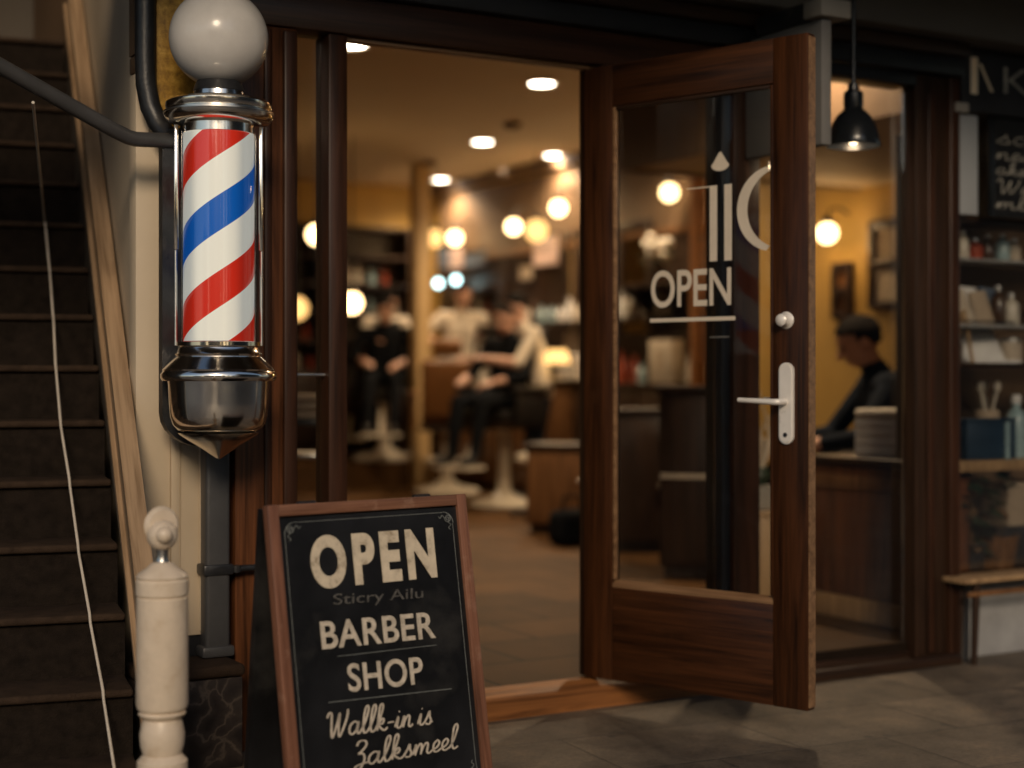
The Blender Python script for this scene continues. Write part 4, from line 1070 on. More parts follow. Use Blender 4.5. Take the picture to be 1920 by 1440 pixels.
def pendant_globe(px_, py_, Z, label, lit, power, r):
    p = at(px_, py_, Z)
    t = thing('globe_pendant', label, 'pendant lamp', p)
    B().ell((0, 0, 0), r, u=24, v=16).build('globe', M[lit], t, smooth=180)
    B().cyl((0, 0, r - 0.01), (0, 0, r + 0.05), 0.03).build('cap', M['black_iron'], t)
    ztop = CEIL - (0.30 if 8.9 < p.y < 9.3 else 0)
    B().cyl((0, 0, r + 0.05), (0, 0, ztop - p.z), 0.006, seg=8).build('cord', M['black_iron'], t)
    if power:
        ld = bpy.data.lights.new('globe_lamp', 'POINT'); ld.energy = power; ld.shadow_soft_size = r + 0.004; ld.color = (1.0, 0.62, 0.28)
        new_obj('lamp', ld, t)
    return t
pendant_globe(815, 447, 14.9, 'dim amber globe standing in for a lamp reflection beside the tan corner post', 'globe_dim', 0, 0.085)  # glowing globe put in where a lamp reflects, no real pendant
pendant_globe(1006, 432, 13.9, 'dim amber globe hanging between two bright wall globes', 'globe_dim', 0, 0.10)
pendant_globe(594, 440, 12.6, 'lit globe hanging behind the narrow sidelight', 'globe_lit', 18, 0.08)
pendant_globe(660, 568, 13.0, 'low lit globe hanging beside the mullion over the barber at the back', 'globe_lit', 18, 0.085)
pendant_globe(556, 578, 13.4, 'dim low globe at the pilaster edge of the sidelight', 'globe_dim', 0, 0.10)
def table_lamp(px_, zb, Z, label):
    p = at(px_, 640, Z)
    t = thing('table_lamp', label, 'lamp', (p.x, p.y, zb))
    B().lathe([(0, 0), (0.06, 0), (0.06, 0.012), (0.014, 0.03), (0.012, 0.16), (0, 0.16)], seg=24).build('stem', M['steel'], t)
    B().lathe([(0.11, 0.14), (0.075, 0.25), (0.07, 0.25), (0.105, 0.14)], seg=28, cap=False).build('lamp_shade', M['globe_dim'], t)
    B().ell((0, 0, 0.19), 0.04).build('bulb', M['globe_lit'], t, smooth=180)
    return t

# ------------------------------------------------------------------ furniture
def cabinet(name, label, loc, rz, w, d, h, mat, top, doors=2, cat='cabinet', group=None):
    t = thing(name, label, cat, loc, rz, group)
    B().box(-w / 2, w / 2, -d / 2 + 0.02, d / 2, 0.06, h - 0.042, 0.003).build('carcass', mat, t)
    B().box(-w / 2 - 0.02, w / 2 + 0.02, -d / 2 - 0.01, d / 2 + 0.01, h - 0.04, h, 0.006).build('worktop', top, t)
    B().box(-w / 2 + 0.02, w / 2 - 0.02, -d / 2 + 0.05, d / 2 - 0.02, 0.0, 0.058).build('plinth_base', M['dark_wood_x'], t, smooth=0)
    dwid = (w - 0.02 * (doors + 1)) / doors
    for i in range(doors):
        x = -w / 2 + 0.02 + i * (dwid + 0.02)
        dd = B().box(x, x + dwid, -d / 2 + 0.002, -d / 2 + 0.019, 0.08, h - 0.06, 0.003).build('cabinet_door', mat, t)
        B().ell((x + dwid * (0.85 if i % 2 == 0 else 0.15), -d / 2 - 0.012, h * 0.6), 0.014, u=12, v=8).build('knob', M['steel'], dd)
    return t

ydir = Vector((0, 1, 0))
# counters along the ochre wall (face -x): local -y must look to -x
FW = facing(-1, 0)
def wall_counter(px_, w, h, label, d=0.5, mat='mid_wood', doors=2):
    p = hit(px_, 700, 0, XR - d / 2 - 0.02)
    return cabinet('wall_counter', label, (p.x, p.y, FL + 0.002), FW, w, d, h, M[mat], M['dark_wood_x'], doors, 'counter', 'counters along the ochre wall')
wall_counter(1045, 1.3, 1.02, 'brown counter with a table lamp behind the door edge')
wall_counter(920, 1.3, 0.95, 'brown counter behind the white shirted barber with blue jeans')
wall_counter(1210, 1.45, 1.0, 'dark counter carrying bottles and a cream carton behind the door glass', mat='dark_wood', doors=3)
table_lamp(1045, 1.115, 12.55, 'small table lamp with a glowing shade on the counter')
def wall_mirror(px0, px1, py0, py1, label):
    x = XR - 0.012
    a = hit(px0, py1, 0, x); b = hit(px1, py0, 0, x)
    yc, zc = (a.y + b.y) / 2, (a.z + b.z) / 2
    w, h = abs(b.y - a.y), abs(b.z - a.z)
    t = thing('wall_mirror', label, 'mirror', (x, yc, zc), FW, 'mirrors along the ochre wall')
    for (x0, x1, z0, z1) in ((-w / 2, -w / 2 + 0.06, -h / 2, h / 2), (w / 2 - 0.06, w / 2, -h / 2, h / 2), (-w / 2 + 0.0605, w / 2 - 0.0605, h / 2 - 0.07, h / 2), (-w / 2 + 0.0605, w / 2 - 0.0605, -h / 2, -h / 2 + 0.07)):
        B().box(x0, x1, -0.03, 0.008, z0, z1, 0.005).build('frame_side', M['dark_wood'], t)
    B().box(-w / 2 + 0.055, w / 2 - 0.055, -0.004, 0.006, -h / 2 + 0.065, h / 2 - 0.065).build('glass_plate', M['mirror'], t, smooth=0)
    return t
wall_mirror(885, 945, 530, 660, 'dark framed mirror behind the bending barbers')
wall_mirror(1058, 1092, 430, 590, 'dark framed mirror beside the open door edge')
wall_mirror(1160, 1225, 410, 640, 'dark framed mirror seen through the door glass')
def wall_picture(px0, px1, py0, py1, label, mats=('paper', 'bottle_dark')):
    x = XR - 0.012
    a = hit(px0, py1, 0, x); b = hit(px1, py0, 0, x)
    w, h = abs(b.y - a.y), abs(b.z - a.z)
    t = thing('picture', label, 'picture', (x, (a.y + b.y) / 2, (a.z + b.z) / 2), FW)
    for (x0, x1, z0, z1) in ((-w / 2, -w / 2 + 0.05, -h / 2, h / 2), (w / 2 - 0.05, w / 2, -h / 2, h / 2), (-w / 2 + 0.0505, w / 2 - 0.0505, h / 2 - 0.06, h / 2), (-w / 2 + 0.0505, w / 2 - 0.0505, -h / 2, -h / 2 + 0.05), (-w / 2 + 0.0505, w / 2 - 0.0505, -0.03, 0.03)):
        B().box(x0, x1, -0.03, 0.008, z0, z1, 0.005).build('frame_side', M['dark_wood'], t)
    B().box(-w / 2 + 0.045, w / 2 - 0.045, -0.003, 0.006, 0.025, h / 2 - 0.05).build('upper_print', M[mats[0]], t, smooth=0)
    B().box(-w / 2 + 0.045, w / 2 - 0.045, -0.003, 0.006, -h / 2 + 0.045, -0.025).build('lower_print', M[mats[1]], t, smooth=0)
    return t
wall_picture(1632, 1712, 405, 580, 'dark framed pair of tan prints on the ochre wall', ('towel_tan', 'paper'))
wall_picture(1563, 1600, 490, 600, 'small dark brown framed print above the seated man', ('leather_brown', 'bottle_dark'))
# back wall shelving
def bookcase(px0, px1, label, h=2.35, seed=1):
    a = hit(px0, 700, 1, YB - 0.36); b = hit(px1, 700, 1, YB - 0.36)
    w = b.x - a.x
    t = thing('bookcase', label, 'bookcase', ((a.x + b.x) / 2, YB - 0.19, 0.342))
    B().box(-w / 2, w / 2, 0.14, 0.17, 0.0, h).build('back', M['dark_wood'], t, smooth=0)
    for s in (-1, 1):
        B().box(s * w / 2 - 0.02, s * w / 2 + 0.02, -0.17, 0.138, 0.0, h, 0.003).build('side_panel', M['dark_wood'], t)
    zs = [0.04, 0.86, 1.15, 1.44, 1.73, 2.02, h - 0.03]
    for z in zs:
        B().box(-w / 2 + 0.021, w / 2 - 0.021, -0.17, 0.138, z, z + 0.028, 0.002).build('shelf', M['dark_wood_x'], t)
    B().box(-w / 2 + 0.021, w / 2 - 0.021, -0.165, -0.145, 0.07, 0.858, 0.003).build('cupboard_door', M['dark_wood'], t)
    q = random.Random(seed)
    for z in zs[1:5]:
        x = -w / 2 + 0.10
        while x < w / 2 - 0.08:
            if q.random() < 0.72:
                k = q.choice(['bottle_dark', 'bottle_dark', 'bottle_pale', 'bottle_blue', 'bottle_red', 'paper'])
                hh = q.uniform(0.13, 0.23); rr = q.uniform(0.026, 0.042)
                nm = {'bottle_dark': 'brown glass', 'bottle_pale': 'cream plastic', 'bottle_blue': 'pale blue', 'bottle_red': 'red', 'paper': 'tan'}[k]
                b_ = B().lathe([(0, 0), (rr, 0), (rr, hh * .65), (rr * .5, hh * .78), (rr * .45, hh), (0, hh)], seg=12)
                one('bottle', b_, M[k], 'small %s bottle standing in the %s' % (nm, t['label'].split(' with ')[0]), 'bottle', (t.location.x + x, YB - 0.24, 0.342 + z + 0.029), 0, '%s bottles in the %s' % (nm, t['label'].split(' with ')[0]))
            x += q.uniform(0.085, 0.17)
    return t
dado = thing('wall_panelling', 'dark wood panelling along the ochre wall behind the barbers', 'panelling', (XR - 0.004, 7.6, FL + 0.25), FW)
B().box(-2.4, 2.35, -0.006, 0.0, 0.0, 1.98).build('panel_face', M['dark_wood'], dado, smooth=0)
B().box(-2.4, 2.35, -0.006, 0.0, 2.0305, 2.70).build('frieze_panel', M['brown_wall'], dado, smooth=0)
B().box(-2.4, 2.35, -0.03, 0.0, 1.981, 2.03, 0.005).build('cap_moulding', M['mid_wood'], dado)
for i in range(8):
    B().box(-2.3 + i * 0.64, -2.25 + i * 0.64, -0.016, -0.0062, 0.0, 1.979, 0.003).build('batten', M['dark_wood'], dado)
def small_print(px0, px1, py0, py1, mat, label):
    x = XR - 0.03
    a = hit(px0, py1, 0, x); b = hit(px1, py0, 0, x)
    w_, h_ = abs(b.y - a.y), abs(b.z - a.z)
    t = thing('poster', label, 'poster', (x, (a.y + b.y) / 2, (a.z + b.z) / 2), FW)
    B().box(-w_ / 2, w_ / 2, -0.004, 0.004, -h_ / 2, h_ / 2).build('sheet', M[mat], t, smooth=0)
    for zz in (-1, 1):
        B().box(-w_ / 2 - 0.015, w_ / 2 + 0.015, -0.012, 0.008, zz * h_ / 2 + (0.0005 if zz > 0 else -0.0205), zz * h_ / 2 + (0.0205 if zz > 0 else -0.0005), 0.003).build('hanging_bar', M['dark_wood'], t)
small_print(820, 842, 462, 505, 'print_blue', 'small blue-grey poster under the dim amber reflection globe by the corner post')
small_print(843, 868, 460, 505, 'print_pink', 'small pale pink poster under the globe by the corner post')
small_print(872, 910, 470, 500, 'print_blue', 'wide blue-grey poster between the corner post globe and the middle globe')
small_print(1000, 1046, 440, 500, 'print_pink', 'large pale pink poster under the two globes by the door edge')
gs = thing('wall_shelf', 'long dark wall shelf crowded with small bottles above the working barbers', 'shelf', (XR - 0.036, 7.3, 1.62), FW)
B().box(-1.7, 1.7, -0.16, 0.0, 0.0, 0.025, 0.003).build('board', M['dark_wood_x'], gs)
for s in (-1.4, 0, 1.4):
    B().prism([(-0.13, -0.002), (0.0, -0.002), (0.0, -0.12)], s - 0.01, s + 0.01, 'yz').build('bracket', M['black_iron'], gs, smooth=0)
q = random.Random(21)
y_ = 5.75
while y_ < 8.9:
    k, nm = q.choice([('bottle_pale', 'cream'), ('bottle_pale', 'cream'), ('bottle_dark', 'brown'), ('bottle_blue', 'pale blue'), ('bottle_red', 'red'), ('white_card', 'white')])
    hh = q.uniform(0.12, 0.24); rr = q.uniform(0.024, 0.04)
    one('bottle', B().lathe([(0, 0), (rr, 0), (rr, hh * .6), (rr * .45, hh * .75), (rr * .45, hh), (0, hh)], seg=14), M[k], 'blurred %s bottle on the long wall shelf above the barbers' % nm, 'bottle', (XR - 0.12, y_, 1.646), 0, '%s bottles on the long wall shelf' % nm)
    y_ += q.uniform(0.09, 0.20)
for (a, z0_, mt_, lab) in ((905, 1.02, 'shirt_white', 'pale barber cape hanging on the panelling behind the black chair'), (1074, 1.25, 'towel_tan', 'tan cape hanging on the panelling beside the open door edge')):
    p = hit(a, 600, 0, XR - 0.07)
    cp_ = thing('hanging_cape', lab, 'cape', (p.x, p.y, z0_), FW)
    cb2 = B()
    pf = []
    for i in range(17):
        t_ = i / 16
        pf.append((-0.17 + 0.34 * t_, 0.018 * math.sin(t_ * 19)))
    n_ = len(pf)
    lo = [cb2.bm.verts.new((x, y - 0.01, 0.0)) for x, y in pf]; hi = [cb2.bm.verts.new((x * 0.35, y * 0.5 - 0.01, 0.55)) for x, y in pf]
    for i in range(n_ - 1): cb2.bm.faces.new([lo[i], lo[i + 1], hi[i + 1], hi[i]])
    oc = cb2.build('cloth', M[mt_], cp_, smooth=60)
    so_ = oc.modifiers.new('thick', 'SOLIDIFY'); so_.thickness = 0.006
    B().tube([(0, 0.04, 0.56), (0, -0.01, 0.56), (0, -0.02, 0.58)], 0.008, 8).build('hook', M['steel'], cp_)
small_print(975, 998, 497, 525, 'paper', 'small tan poster above the customer in the black chair')
for (a, b_, lab) in ((822, 531, 'pale cyan glowing highlight ball nearest the tan corner post'), (855, 525, 'pale cyan glowing highlight ball over the bending barber in white')):
    p = hit(a, b_, 0, XR - 0.13)
    t = thing('cyan_highlight', lab, 'lamp', p, FW)
    B().ell((0, 0, 0), 0.042, u=16, v=12).build('bulb', M['cyan_highlight'], t, smooth=180)  # glowing ball put in for a bright cyan highlight
    B().cyl((0, 0.04, 0), (0, 0.12, 0), 0.014, seg=10).build('arm', M['black_iron'], t)
bookcase(640, 770, 'wide dark bookcase with bottles behind the barber at the back', seed=2)
bookcase(545, 604, 'narrow dark bookcase with bottles behind the sidelight', seed=5)
cp0 = at(788, 520, 14.7)
one('corner_post', B().box(-0.075, 0.075, -0.075, 0.075, 0.0, CEIL - 0.09 - 0.005, 0.01), M['tan_post'], 'tan painted square post standing near the back corner', 'post', (cp0.x, cp0.y, FL + 0.002))

# goods on the wall counters
def on_counter(px_, d, zb):
    p = hit(px_, 700, 0, XR - d)
    return (p.x, p.y, zb)
q = random.Random(11)
kinds = [('bottle_pale', 'cream'), ('bottle_dark', 'brown'), ('bottle_blue', 'pale blue'), ('bottle_red', 'red')]
for px_ in range(1165, 1345, 13):
    k, nm = q.choice(kinds)
    if 1214 < px_ < 1282: continue
    hh = q.uniform(0.14, 0.28); rr = q.uniform(0.03, 0.045)
    one('bottle', B().lathe([(0, 0), (rr, 0), (rr, hh * .6), (rr * .45, hh * .75), (rr * .45, hh), (0, hh)], seg=14), M[k], 'blurred %s bottle on the dark counter behind the door glass' % nm, 'bottle', on_counter(px_, 0.3 + q.uniform(-.06, .06), 1.093), 0, '%s bottles on the dark counter' % nm)
for px_ in (868, 884, 905, 931, 948, 962):
    k, nm = q.choice(kinds)
    hh = q.uniform(0.14, 0.26); rr = q.uniform(0.03, 0.045)
    one('bottle', B().lathe([(0, 0), (rr, 0), (rr, hh * .6), (rr * .45, hh * .75), (rr * .45, hh), (0, hh)], seg=14), M[k], 'blurred %s bottle on the counter behind the barbers' % nm, 'bottle', on_counter(px_, 0.3 + q.uniform(-.06, .06), 1.043), 0, '%s bottles on the counter behind the barbers' % nm)
ct = thing('carton', 'cream product carton standing on the dark counter behind the door glass', 'box', on_counter(1249, 0.36, 1.094), FW)
B().box(-0.15, 0.15, -0.06, 0.06, 0.0, 0.34, 0.004).build('box_body', M['paper'], ct)
B().box(-0.05, 0.05, -0.0625, -0.0605, 0.10, 0.26).build('printed_patch', M['towel_tan'], ct, smooth=0)
tw = B()
for i in range(5):
    tw.box(-0.16, 0.16, -0.11, 0.11, 0.045 * i, 0.045 * i + 0.042, 0.018, 3)
one('towel_stack', tw, M['towel'], 'white towels stacked on the counter beside the table lamp', 'towels', on_counter(1084, 0.45, 1.113), FW)
# shelf with pictures / flowers seen above OPEN
fb_ = hit(1232, 470, 0, XR - 0.30)
fl = thing('flower_vase', 'vase of cream flowers standing on a bracket shelf behind the door glass', 'vase', (fb_.x, fb_.y, fb_.z - 0.26), FW)
B().lathe([(0, 0), (0.05, 0), (0.07, 0.08), (0.045, 0.15), (0.055, 0.17), (0, 0.16)], seg=20).build('vase', M['bottle_dark'], fl)
bl_ = B()
for i in range(16):
    a = rnd.uniform(0, 6.28); r_ = rnd.uniform(0.02, 0.15)
    bl_.ell((r_ * math.cos(a), r_ * math.sin(a) * .7, 0.25 + rnd.uniform(-.06, .13)), rnd.uniform(0.03, 0.05), u=10, v=8)
bl_.build('blossom', M['towel'], fl, smooth=60)
leafy(B(), 40, 0.26, 0.16, 0.02, 0.09, 9).build('foliage', M['green_leaf'], fl, smooth=0, fix=False)
sh_ = thing('bracket_shelf', 'dark bracket shelf under the cream flowers', 'shelf', (XR - 0.006, fb_.y, fb_.z - 0.262), FW)
B().box(-0.55, 0.55, -0.44, -0.0, -0.035, 0.0, 0.004).build('board', M['dark_wood_x'], sh_)
for s in (-1, 1):
    B().prism([(-0.36, -0.037), (-0.002, -0.037), (-0.002, -0.30)], s * 0.4 - 0.012, s * 0.4 + 0.012, 'yz').build('bracket', M['black_iron'], sh_, smooth=0)

# tall dark chest close behind the door glass
dc = at(1318, 700, 8.2)
tc_ = cabinet('tall_chest', 'tall nearly black chest with a pale top ledge behind the door glass', (dc.x, dc.y, FL + 0.002), facing(-0.7, -0.7), 0.40, 0.42, 1.0, M['dark_wood'], M['dark_wood_x'], 1)
B().box(-0.19, 0.19, -0.235, -0.2105, 0.52, 0.545, 0.004).build('drawer_ledge', M['paper'], tc_)
lc = at(1222, 700, 9.4)
lch = cabinet('low_chest', 'low dark brown chest with a round pale knob behind the door glass', (lc.x, lc.y, FL + 0.002), facing(-0.5, -0.86), 0.62, 0.4, 0.86, M['dark_wood'], M['dark_wood_x'], 1)
B().ell((0.05, -0.225, 0.40), 0.032, u=16, v=12).build('drawer_knob', M['chair_cream'], lch, smooth=60)
op = at(1309, 500, 11.2)
one('wooden_post', B().box(-0.045, 0.045, -0.045, 0.045, 0.0, CEIL - FL - 0.006, 0.008), M['sill_wood'], 'orange varnished slim post behind the OPEN lettering', 'post', (op.x, op.y, FL + 0.002))

# pedestal with vase of branches by the window
pv = at(1424, 900, 7.0)
pd = thing('pedestal', 'light oak pedestal behind the window post', 'pedestal', (pv.x, pv.y, FL + 0.002), R(-30))
B().box(-0.10, 0.10, -0.10, 0.10, 0.0, 0.42, 0.005).build('column', M['tan_wood'], pd)
B().box(-0.115, 0.115, -0.115, 0.115, 0.421, 0.445, 0.004).build('top', M['tan_wood'], pd)
vb = thing('branch_pot', 'pale stone pot of dry branches on the oak pedestal', 'plant', (pv.x, pv.y, FL + 0.449))
B().box(-0.055, 0.055, -0.055, 0.055, 0.0, 0.11, 0.008).build('pot', M['cap_grey'], vb)
B().lathe([(0, 0.11), (0.03, 0.112), (0.05, 0.15), (0.035, 0.19), (0, 0.19)], seg=16).build('moss', M['green_leaf'], vb)
br = B()
for i in range(9):
    a = rnd.uniform(0, 6.28)
    br.tube([(0.01 * math.cos(a), 0.01 * math.sin(a), 0.17), (0.05 * math.cos(a), 0.05 * math.sin(a), 0.30), (0.06 * math.cos(a + 1.2), 0.06 * math.sin(a + 1.2), 0.40), (0.09 * math.cos(a + .5), 0.09 * math.sin(a + .5), 0.50 + 0.05 * math.sin(i))], [0.008, 0.007, 0.005, 0.003], 6)
br.build('branches', M['paper'], vb, smooth=60)

# cabinet and towels just inside the side window
cb_ = thing('till_cabinet', 'red-brown panelled cabinet just inside the side window', 'cabinet', (1.86, 0.50, FL + 0.002))
B().box(-0.15, 0.15, -0.36, 0.30, 0.10, 0.665, 0.004).build('carcass', M['pilaster_wood'], cb_)
B().box(-0.165, 0.165, -0.37, 0.31, 0.0, 0.098, 0.006).build('plinth_base', M['tan_wood'], cb_)
B().box(-0.175, 0.175, -0.375, 0.315, 0.667, 0.700, 0.008).build('worktop', M['dark_wood'], cb_)
B().box(-0.160, -0.1505, -0.355, 0.295, 0.56, 0.62, 0.004).build('rail_moulding', M['mid_wood'], cb_)
tw = B()
for i in range(4):
    tw.box(-0.12, 0.12, -0.16, 0.16, 0.040 * i, 0.040 * i + 0.0395, 0.006, 2)
tws = one('towel_stack', tw, M['white_card'], 'cream towels stacked on the red-brown cabinet', 'towels', (1.93, 0.46, FL + 0.704))
one('folded_towel', B().box(-0.125, 0.125, -0.165, 0.165, 0.0, 0.045, 0.02, 3), M['towel'], 'white folded towel on top of the cream towel stack', 'towel', (1.93, 0.46, FL + 0.704 + 0.160))

# trolley with towels behind the sidelight
tp = at(569, 800, 7.0)
tr = thing('trolley', 'black trolley with pale trays behind the narrow sidelight', 'trolley', (tp.x, tp.y, FL + 0.002), R(-30))
for z, m_ in ((0.12, 'black_iron'), (0.68, 'steel'), (0.83, 'black_iron')):
    B().box(-0.11, 0.11, -0.14, 0.14, z, z + 0.025, 0.004).build('tray', M[m_], tr)
for sx in (-1, 1):
    for sy in (-1, 1):
        lg = B().cyl((sx * 0.10, sy * 0.13, 0.05), (sx * 0.10, sy * 0.13, 0.829), 0.009, seg=8).build('leg', M['black_iron'], tr)
        B().ell((sx * 0.10, sy * 0.13, 0.026), 0.026, u=10, v=8).build('caster', M['black_iron'], lg)
tw = B()
for i in range(3):
    tw.box(-0.10, 0.10, -0.12, 0.12, 0.038 * i, 0.038 * i + 0.035, 0.015, 3)
one('towel_stack', tw, M['towel_tan'], 'tan towels stacked on the black trolley', 'towels', (tp.x, tp.y, FL + 0.860), R(-30))

du = at(1064, 800, 10.5)
dun = cabinet('drawer_unit', 'low brown drawer unit on the shop floor beside the open door edge', (du.x, du.y, FL + 0.002), facing(-0.75, -0.66), 0.46, 0.42, 0.60, M['mid_wood'], M['dark_wood_x'], 1)
bgp = thing('holdall', 'black holdall lying on the floor against the brown drawer unit', 'bag', (at(1072, 900, 9.7).x, at(1072, 900, 9.7).y, FL + 0.002), R(20))
B().box(-0.16, 0.16, -0.09, 0.09, 0.0, 0.22, 0.06, 4).build('bag_body', M['cloth_black'], bgp)
B().tube([(-0.10, 0, 0.20), (-0.08, 0, 0.30), (0.08, 0, 0.30), (0.10, 0, 0.20)], 0.01).build('carry_strap', M['cloth_black'], bgp, smooth=60)
wk = at(690, 800, 16.6)
cabinet('workstation', 'long nearly black workstation on the raised floor behind the back chairs', (wk.x, wk.y - 0.1, 0.342), 0.0, 0.95, 0.32, 0.92, M['dark_wood'], M['dark_wood_x'], 3)
wk = at(868, 800, 15.85)
cabinet('workstation', 'black workstation behind the barber in white beyond the tan chair', (wk.x, min(wk.y, YB - 0.25), 0.342), 0.0, 0.75, 0.3, 0.95, M['dark_wood'], M['dark_wood_x'], 2)
sp = at(1003, 862, 11.6)
st_ = thing('stool', 'small round cream stool beside the black chair', 'stool', (sp.x, sp.y, FL + 0.002))
B().lathe([(0, 0.40), (0.13, 0.40), (0.15, 0.43), (0.14, 0.47), (0.08, 0.485), (0, 0.485)], seg=28).build('seat', M['chair_cream'], st_)
B().lathe([(0, 0.03), (0.03, 0.03), (0.03, 0.40), (0, 0.40)], seg=16).build('column', M['black_iron'], st_)
for i in range(5):
    a = i * 2 * math.pi / 5
    B().tube([(0, 0, 0.06), (0.16 * math.cos(a), 0.16 * math.sin(a), 0.035)], [0.022, 0.014]).ell((0.165 * math.cos(a), 0.165 * math.sin(a), 0.024), 0.023, u=10, v=8).build('leg', M['black_iron'], st_)
# ------------------------------------------------------------------ barber chairs
def barber_chair(label, loc, rz, lift=0.0, leather='leather_black'):
    t = thing('barber_chair', label, 'barber chair', loc, rz, 'barber chairs')
    L = M[leather]; C = M['chair_cream']
    B().lathe([(0, 0), (0.29, 0), (0.30, 0.02), (0.27, 0.045), (0.12, 0.075), (0.07, 0.12), (0, 0.12)], seg=36).build('base', C, t, smooth=50)
    B().lathe([(0, 0.12), (0.055, 0.12), (0.05, 0.40 + lift), (0.09, 0.43 + lift), (0, 0.43 + lift)], seg=24).build('column', C, t)
    z = 0.43 + lift
    B().box(-0.25, 0.25, -0.25, 0.24, z, z + 0.05, 0.01).build('seat_frame', M['dark_wood'], t)
    B().box(-0.235, 0.235, -0.26, 0.20, z + 0.051, z + 0.16, 0.035, 3).build('seat', L, t)
    Mt = Matrix.Translation((0, 0.20, z + 0.14)) @ Matrix.Rotation(R(-12), 4, 'X')
    bk = B().box(-0.23, 0.23, 0.0, 0.11, 0.0, 0.52, 0.035, 3, M=Mt).build('backrest', L, t)
    B().box(-0.13, 0.13, 0.005, 0.085, 0.55, 0.70, 0.03, 3, M=Mt).build('headrest', L, bk)
    B().box(-0.02, 0.02, 0.03, 0.05, 0.51, 0.56, 0.003, M=Mt).build('headrest_bar', M['steel'], bk)
    for s in (-1, 1):
        a = B().box(s * 0.30 - 0.04, s * 0.30 + 0.04, -0.24, 0.20, z + 0.30, z + 0.35, 0.02, 3).build('armrest', L, t)
        B().box(s * 0.30 - 0.02, s * 0.30 + 0.02, -0.20, 0.16, z + 0.02, z + 0.299, 0.01).build('arm_panel', L, a)
    B().tube([(0, -0.22, z + 0.0), (0, -0.40, z - 0.12), (0, -0.50, max(0.16, z - 0.28))], 0.025).build('footrest_arm', C, t, smooth=60)
    B().box(-0.19, 0.19, -0.66, -0.44, max(0.13, z - 0.31), max(0.13, z - 0.31) + 0.03, 0.012, 3).build('footrest', C, t)
    return t
ch = at(945, 945, 12.6)
CL = -CR   # camera-left
barber_chair('black leather barber chair on a round cream base in the doorway centre', (ch.x, ch.y, FL + 0.002), facing(-0.95, -0.35), 0.20)
c2 = at(838, 900, 14.0)
barber_chair('tan leather barber chair turned away between the working barbers', (c2.x, c2.y, FL + 0.002), facing(0.45, 0.9), 0.14, 'leather_brown')
c3 = at(722, 860, 15.05)
barber_chair('black barber chair on the raised floor under the stooping barber', (c3.x, c3.y, 0.342), facing(-0.5, -0.86), 0.12)
c4 = at(662, 850, 16.1)
barber_chair('empty black barber chair on the raised floor beside the mullion', (c4.x, c4.y, 0.342), facing(-0.5, -0.86), 0.05)
c5 = at(1640, 800, 7.9)
barber_chair('black barber chair holding the man in the dark jacket', (c5.x, c5.y, FL + 0.002), facing(-0.867, 0.499), -0.10)

# ------------------------------------------------------------------ people
def capsule(b, p, r0, q_, r1, mi, seg=14):
    p, q_ = Vector(p), Vector(q_)
    d = q_ - p
    n = 6
    pts = [p + d * (i / n) for i in range(n + 1)]
    rs = [r0 + (r1 - r0) * i / n for i in range(n + 1)]
    b.tube(pts, rs, seg)
    b.ell(p, r0, u=seg, v=8); b.ell(q_, r1, u=seg, v=8)

